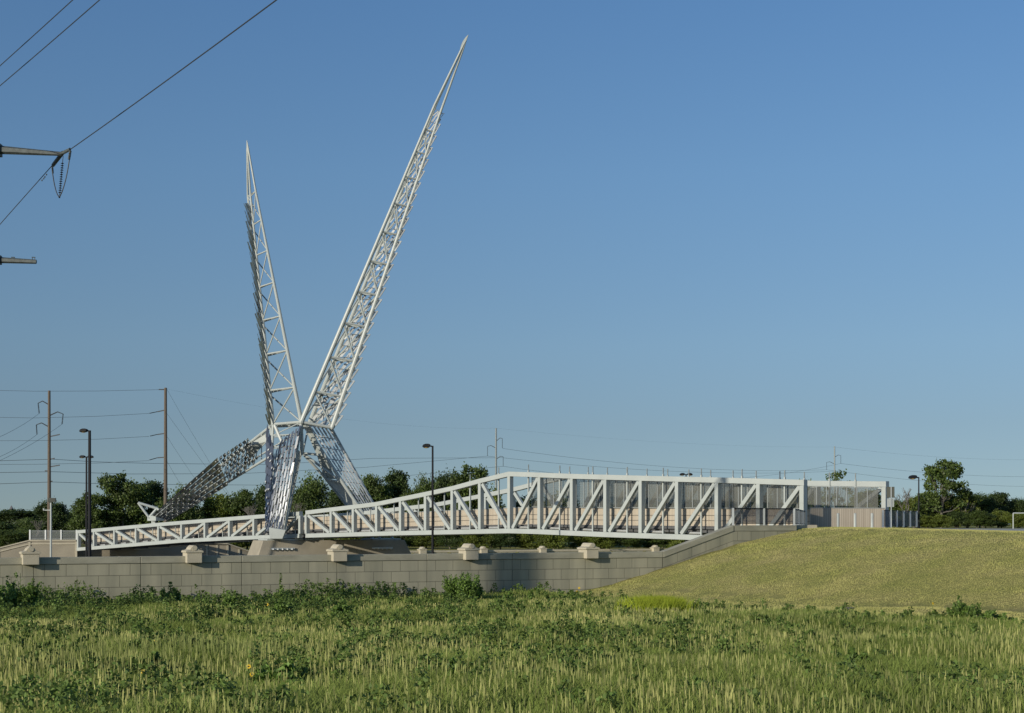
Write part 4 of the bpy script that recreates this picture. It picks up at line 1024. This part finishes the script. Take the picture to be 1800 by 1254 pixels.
# bare trees
def bare(x, ytop, z, label, seed, m='bark'):
    rng = random.Random(seed); t = PX(x, ytop, z); base = hgt(t.x, t.y); h_ = t.z-base
    r = empty("bare_tree", (t.x, t.y, base), label=label, cat="tree", group="bare trees"); mb = MB()
    def grow(p, d, L, rad, depth):
        q = p+d*L; mb.tube(p, q, rad, rad*.65, n=5, cap=False)
        if depth == 0: return
        for _ in range(3 if depth > 1 else 4):
            dd = (d+Vector((rng.uniform(-.7, .7), rng.uniform(-.7, .7), rng.uniform(-.15, .5)))).normalized(); grow(q, dd, L*rng.uniform(.6, .8), rad*.6, depth-1)
    grow(Vector((0, 0, -.3)), Vector((0, 0, 1)), h_*.32, .16, 4); o = mb.build("branches", m); o.parent = r; return r
bare(1592, 852, 184, "leafless grey tree between the road sign and the short lamp post", 5)
bare(62, 905, 245, "leafless pale tree left of the wooden pole", 6); bare(452, 868, 243, "leafless pale tree beside the sculpture's front leg", 8); bare(515, 862, 244, "leafless grey tree between the sculpture's legs", 9)

# ------------------------------------------------------------------ meadow
def in_meadow(X, Y):
    d = (X-W0.x)*(-WN.x)+(Y-W0.y)*(-WN.y)
    s = (X-FOOT[0])*FN[0]+(Y-FOOT[1])*FN[1]
    return (d < -.35), s + 5.5*np.clip((X-4)/15, 0, 1)
def vnoise(X, Y, sc, seed):
    r = np.random.default_rng(seed); G = r.random((64, 64)); x = X/sc; y = Y/sc; xi = np.floor(x).astype(int); yi = np.floor(y).astype(int); fx = x-xi; fy = y-yi
    fx = fx*fx*(3-2*fx); fy = fy*fy*(3-2*fy); g = lambda a, b: G[a % 64, b % 64]
    return g(xi, yi)*(1-fx)*(1-fy)+g(xi+1, yi)*fx*(1-fy)+g(xi, yi+1)*(1-fx)*fy+g(xi+1, yi+1)*fx*fy
def scatter(n, y0, y1, seed, power=1.0, margin=1.0):
    r = np.random.default_rng(seed); Y = y0+(y1-y0)*r.random(n)**power; X = (r.random(n)*2-1)*(Y*.375+margin); return X, Y, r
def blades(X, Y, H, Wd, lean, r, tipw=.1, name='x', m='grassblade', zoff=0):
    n = len(X); Z = terrain(X, Y)+zoff; an = r.uniform(0, math.pi*2, n); dx = np.cos(an)*Wd/2; dy = np.sin(an)*Wd/2*.4
    la = r.uniform(0, 2*math.pi, n); lx = np.cos(la)*lean*H+H*.08; ly = np.sin(la)*lean*H
    v = np.empty((n, 5, 3)); v[:, 0] = np.stack([X-dx, Y-dy, Z-.03], -1); v[:, 1] = np.stack([X+dx, Y+dy, Z-.03], -1)
    v[:, 2] = np.stack([X+lx*.4+dx*.8, Y+ly*.4+dy*.8, Z+H*.6], -1); v[:, 3] = np.stack([X+lx*.4-dx*.8, Y+ly*.4-dy*.8, Z+H*.6], -1)
    v[:, 4] = np.stack([X+lx, Y+ly, Z+H], -1)
    b = (np.arange(n)*5)[:, None]; f = np.concatenate([b+0, b+1, b+2, b+3, b+3, b+2, b+4], 1).ravel(); lt = np.tile([4, 3], n)
    return v.reshape(-1, 3), f, lt
def heads(X, Y, H, r, lenf=.45, wd=.016):
    """thin stem with a swollen seed head"""
    n = len(X); Z = terrain(X, Y); an = r.uniform(-.6, .6, n); c = np.cos(an); s = np.sin(an)
    lx = r.normal(0, .07, n)*H; ly = r.normal(0, .07, n)*H; k = wd*r.uniform(.7, 1.3, n)*(1+Y/60)
    def P(t, w_): return np.stack([X+lx*t+c*k*w_, Y+ly*t+s*k*w_, Z+H*t], -1)
    lv = [(0, .3), (1-lenf, .3), (1-lenf*.8, 1.0), (1-lenf*.25, .9), (1, 0)]
    v = np.empty((n, 9, 3)); i = 0
    for t, w_ in lv[:-1]: v[:, i] = P(t, -w_); v[:, i+1] = P(t, w_); i += 2
    v[:, 8] = P(1, 0); b = (np.arange(n)*9)[:, None]
    f = np.concatenate([b+q for q in (0, 1, 3, 2, 2, 3, 5, 4, 4, 5, 7, 6, 6, 7, 8)], 1).ravel(); return v.reshape(-1, 3), f, np.tile([4, 4, 4, 3], n)
GD = 'blades and stalks of the weedy meadow'
# grass undergrowth
X, Y, r = scatter(620000, 17, 90, 1, 1.0)
ok, s = in_meadow(X, Y); edge = s+1.4*(vnoise(X, Y, 2.5, 3)-.5)
k = ok & (edge < -1.5) & (r.random(len(X)) < np.clip(.35+.65*Y/50, 0, 1)*np.clip(1.3-np.maximum(edge+2, 0)*.35, .05, 1)); X, Y = X[k], Y[k]
H = (.11+.20*vnoise(X, Y, 5, 4))*(.5+.8*r.random(len(X))); v, f, lt = blades(X, Y, H, .010+Y*.0004, .55, r)
tag(np_mesh("meadow_grass", v, f, lt, 'grassblade'), "green grass blades covering the meadow", "grass", kind='stuff')
# seed stalks
X, Y, r = scatter(110000, 16, 90, 2, 1.0); ok, s = in_meadow(X, Y); pn = vnoise(X, Y, 3.5, 8)*.35+vnoise(X, Y, 1.1, 9)*.3+vnoise(X, Y, .4, 19)*.35
k = ok & (s < -1.6+pn) & (r.random(len(X)) < np.clip((pn-.30-.16*np.clip((6-X)/18, 0, 1)*np.clip((Y-34)/20, 0, 1))*2.2, .04, 1)*np.clip(.3+Y/60, 0, 1)); X, Y = X[k], Y[k]
H = .14+.24*r.random(len(X))+.10*vnoise(X, Y, 6, 10); v, f, lt = heads(X, Y, H, r, wd=.0050)
tag(np_mesh("seed_stalks", v, f, lt, 'stalk'), "pale upright seed stalks standing over the meadow grass", "grass", kind='stuff')
# broad leaved weeds
X, Y, r = scatter(17000, 17, 90, 5, .85); ok, s = in_meadow(X, Y); pn = vnoise(X, Y, 3.2, 21)*.4+vnoise(X, Y, 1.2, 22)*.3+vnoise(X, Y, .5, 23)*.3
dwall = -((X-W0.x)*(-WN.x)+(Y-W0.y)*(-WN.y)); left = np.clip((4-X)/14, 0, 1)
bias = .20*np.clip(1-dwall/34, 0, 1)*left + .10*np.clip(1-np.abs(s+3.0)/2.5, 0, 1)
k = ok & (s < -1.2) & (r.random(len(X)) < np.clip((pn+bias-.46)*2.6, .03, 1)*.62); X, Y = X[k], Y[k]; pn = (pn+bias)[k]; dwall = dwall[k]
nb = 60; Hc = (.22+.55*np.clip((pn-.55)*2.5, 0, 1))*(.7+.6*r.random(len(X))); Hc *= np.where(dwall < 6, 1.25, 1.0)
idx = np.repeat(np.arange(len(X)), nb); t = r.random(len(idx))**.8; rad = (.10+.20*(1-t))*(.6+Hc[idx]*1.1)*r.random(len(idx)); an = r.uniform(0, 6.283, len(idx))
C = np.stack([X[idx]+np.cos(an)*rad, Y[idx]+np.sin(an)*rad, terrain(X, Y)[idx]+Hc[idx]*t+.05], -1)
v = quads(C, r.uniform(.013, .034, len(C))*(1+C[:, 1]/60), r)
tag(np_mesh("weeds", v, np.arange(len(v)), np.full(len(C), 4), 'weed'), "dark broad leaved weeds in patches through the meadow and along the wall", "weeds", kind='stuff')
# bright lime patch at foot of the hill
p = PX(1152, 1092, 61); r = np.random.default_rng(77); n = 7000; X = p.x+r.normal(0, .50, n); Y = p.y+r.normal(0, .9, n); v, f, lt = blades(X, Y, .45+.35*r.random(n), .03, .45, r)
tag(np_mesh("grass_patch", v, f, lt, 'brightgrass'), "bright lime green grass patch at the foot of the mown hill", "grass", kind='stuff')
# mown turf on the hill
dp = Vector((15.6, 66.4, 0))
for _ in range(40):                     # ground point seen at photo pixel (1487,1013)
    z_ = (EYE-hgt(dp.x, dp.y))*F/(1013-HORIZ); dp = Vector((dp.x*.6+.4*(587*z_/F), dp.y*.6+.4*z_, 0))
mb = MB(); 
for i in range(14):
    a_ = i/14*6.283; q = (dp.x+math.cos(a_)*.42*random.uniform(.7, 1.1), dp.y+math.sin(a_)*.75*random.uniform(.7, 1.1)); mb.v.append((q[0], q[1], hgt(*q)+.03))
mb.face(list(range(14))); M['soil'] = mat('bare_soil', (.17, .14, .11), .95, var=.2, nscale=6); tag(mb.build("dirt_patch", 'soil'), kind='structure')
r = np.random.default_rng(12); n = 420000; Y = 44+73*r.random(n); X = 2+r.random(n)*(Y*.375+2); s = (X-FOOT[0])*FN[0]+(Y-FOOT[1])*FN[1]; ok, _ = in_meadow(X, Y)
dwn = (X-WING1.x)*((WING3-WING1).normalized().y)-(Y-WING1.y)*((WING3-WING1).normalized().x)
yr = 103.5-(X-24.5)*.40
s0_ = s; k = (s > -3.2-5.5*np.clip((X-4)/15, 0, 1)) & (s < 33) & np.where(Y > 88, dwn > .3, ok) & ((Y < yr-.3) | (X < 22.5)) & (Y < 108); k &= (((X-dp.x)/.42)**2+((Y-dp.y)/.75)**2 > .5+r.random(n)); X, Y = X[k], Y[k]
gn = vnoise(X, Y, .9, 31)*.5+vnoise(X, Y, 3, 32)*.5; H = (.022+.038*gn*r.random(len(X)))*np.where(s[k] > 17, .55, 1); H[gn > .66] *= 1.8
v, f, lt = blades(X, Y, H, .022, .8, r); tag(np_mesh("mown_turf", v, f, lt, 'turfblade'), "short yellowish mown turf on the hill", "grass", kind='stuff')

# individual leafy weeds and sunflowers
def leafy(x, ybase, ytop, z, label, seed, nm="tall_weed", m='weed', wd=.35, nl=160, cat="weed", group=None, ls=(.045, .10), conical=True):
    nl = int(nl*2.2); rng = np.random.default_rng(seed); p = PX(x, ybase, z); b = hgt(p.x, p.y); h_ = max(.4, PX(x, ytop, z).z-b)
    r_ = empty(nm, (p.x, p.y, b), label=label, cat=cat, group=group)
    ns = max(1, int(nl/75)); sa = rng.uniform(0, 6.283, ns); sr = wd*np.sqrt(rng.random(ns))*.75; sh = rng.uniform(.5, 1.0, ns)*(1-.35*sr/wd if conical else 1); sh[0] = 1; sr[0] *= .3
    q = rng.integers(0, ns, nl); t0 = rng.random(nl)**.8; t = t0*sh[q]; an = rng.uniform(0, 6.283, nl); rad = min(.24, wd*.75)*(1-.75*t0)*np.sqrt(rng.random(nl))
    C = np.stack([np.cos(sa[q])*sr[q]*(1+.35*t0)+np.cos(an)*rad, np.sin(sa[q])*sr[q]*(1+.35*t0)+np.sin(an)*rad, h_*(.03+.97*t)], -1); v = quads(C, rng.uniform(ls[0], ls[1], nl)*(1.15-.5*t), rng)
    np_mesh("leaves", v, np.arange(len(v)), np.full(nl, 4), m, parent=r_)
    mb = MB(); mb.tube((0, 0, -.05), (0, 0, h_*.97), .018, .008, n=5)
    for _ in range(7):
        a_ = rng.uniform(0, 6.28); z_ = h_*rng.uniform(.1, .8); q = wd*.7*(1-z_/h_*.7); mb.tube((0, 0, z_), (math.cos(a_)*q, math.sin(a_)*q, z_+.12), .008, .004, n=4)
    mb.build("stem", 'shrub', r_); return r_
GT = "tall leafy weeds in the meadow"
tw = [(36, 1062, 1006, 64, .8, 1100, "broad leafy weed clump against the wall at the left edge"), (5, 1070, 1012, 60, .8, 900, "leafy weed clump cut by the left edge"), (138, 1075, 1030, 66, .25, 90, "thin tall weed left of the first wall joint"),
      (300, 1075, 1022, 66, .5, 420, "bushy weed below the second pilaster"), (405, 1078, 1038, 62, .4, 300, "dark bushy weed right of the second pilaster"), (492, 1075, 1008, 66, .22, 80, "thin tall weed below the central pier's left end"),
      (490, 1105, 1052, 55, .5, 420, "dark leafy weed with a spire below the central pier"), (603, 1130, 1050, 52, .45, 380, "dark spired weed below the third pilaster"), (603, 1060, 1020, 70, .16, 70, "thin seedling spire on the wall right of the third pilaster"),
      (895, 1068, 1040, 74, .3, 200, "pale leafy weed just right of the shrub pair"), (935, 1066, 1034, 75, .2, 120, "slim upright weed left of the yellow flowers"), (963, 1066, 1042, 76, .2, 120, "slim upright weed touching the yellow flowers"),
      (1690, 1112, 1046, 52, .50, 520, "tallest dark pointed weed at the foot of the hill"), (1722, 1116, 1060, 51, .50, 480, "dark pointed weed right of the tallest one"), (1643, 1108, 1072, 52, .35, 260, "low weed below the lone sunflower on the hill foot"),
      (1758, 1120, 1078, 51, .6, 460, "low dark weed at the right end of the row on the hill foot"), (1240, 1098, 1062, 60, .25, 150, "leafy weed at the hill foot right of the lime patch"),
      (270, 1215, 1160, 27, .3, 260, "dark leafy weed low in the left foreground"), (500, 1254, 1205, 24, .45, 420, "dark leafy weed at the bottom edge left of centre"), (1500, 1225, 1175, 27, .25, 180, "leafy weed low in the right foreground"),
      (1420, 1175, 1122, 36, .3, 220, "leafy weed in the middle of the right meadow"), (800, 1250, 1200, 23, .2, 120, "small leafy weed at the bottom edge near the centre")]
for i, (x, yb, yt, z, wd, nl, lb) in enumerate(tw): leafy(x, yb, yt, z, lb, 200+i, wd=wd, nl=nl, group=GT, m='weed' if i % 3 > 1 else 'shrub')
leafy(793, 1068, 1010, 75.5, "slim yellow green shrub against the wall, left of the rounder one", 301, "shrub", 'shrub', .5, 900, "shrub", "two shrubs by the wall", (.04, .09), False)
leafy(823, 1068, 1006, 75.2, "round dense green shrub against the wall below a pilaster", 302, "shrub", 'shrub', .78, 1900, "shrub", "two shrubs by the wall", (.04, .09), False)
def sunflower(x, y, z, label, d=.085):
    p = PX(x, y, z); b = hgt(p.x, p.y); b = min(b, p.z-.25); r_ = empty("sunflower", (p.x, p.y, b), label=label, cat="sunflower", group="yellow sunflowers in the meadow")
    mb = MB(); mb.tube((0, 0.03, -.05), (0, .03, p.z-b), .009, .006, n=5); mb.build("stem", 'shrub', r_)
    c = Vector((0, 0, p.z-b)); mb = MB(); rn = random.Random(int(x)); tl = Matrix.Rotation(rn.uniform(-.5, .5), 3, 'Z') @ Matrix.Rotation(rn.uniform(-.5, .2), 3, 'X')
    for k in range(14):
        a_ = k/14*6.283; u = Vector((math.cos(a_), 0, math.sin(a_))); v_ = Vector((-math.sin(a_), 0, math.cos(a_)))
        q = [u*d*.14, u*d*.33+v_*d*.09, u*d*.55, u*d*.33-v_*d*.09]; mb.plate([c+tl@w_ for w_ in q], .003)
    mb.build("petals", 'petal', r_); mb = MB(); mb.sphere(c+tl@Vector((0, -.006, 0)), d*.19, 10, 6, (1, .4, 1)); mb.build("disc", 'flowereye', r_)
    lf = MB(); 
    for k in range(5):
        a_ = rn.uniform(0, 6.28); z_ = (p.z-b)*rn.uniform(.15, .8); u = Vector((math.cos(a_), math.sin(a_), -.2)); w_ = Vector((-u.y, u.x, 0)); o = Vector((0, .03, z_))
        lf.plate([o, o+u*.07+w_*.03, o+u*.14, o+u*.07-w_*.03], .003)
    lf.build("leaves", 'weed', r_)
sf = [(273, 1128, 33, "above the left foreground, alone in the green"), (251, 1181, 26, "small half hidden one in the left foreground"), (437, 1172, 25, "upper of the pair in the left foreground"), (443, 1186, 24, "larger lower one of the pair in the left foreground"),
      (647, 1148, 31, "low one beside dark weeds near the centre left"), (1107, 1231, 22, "largest one near the bottom edge, right of centre"), (1501, 1133, 36, "small one in the right meadow"), (1640, 1061, 52, "lone one standing out against the mown hill"),
      (1056, 1063, 66, "tiny one at the hill foot left of the lime patch"), (470, 1063, 62, "tiny one below the central pier"), (705, 1240, 23, "small one at the bottom edge left of centre"), (1004, 1040, 78, "tiny one against the wall, left of its cluster"), (1014, 1040, 78.4, "tiny one against the wall, middle of its cluster"), (1018, 1034, 78.8, "tiny one against the wall, top of its cluster"), (1002, 1054, 77.5, "tiny one against the wall, lowest of its cluster")]
for x, y, z, lb in sf: sunflower(x, y, z, "yellow sunflower, "+lb, .085 if z < 60 else .12)
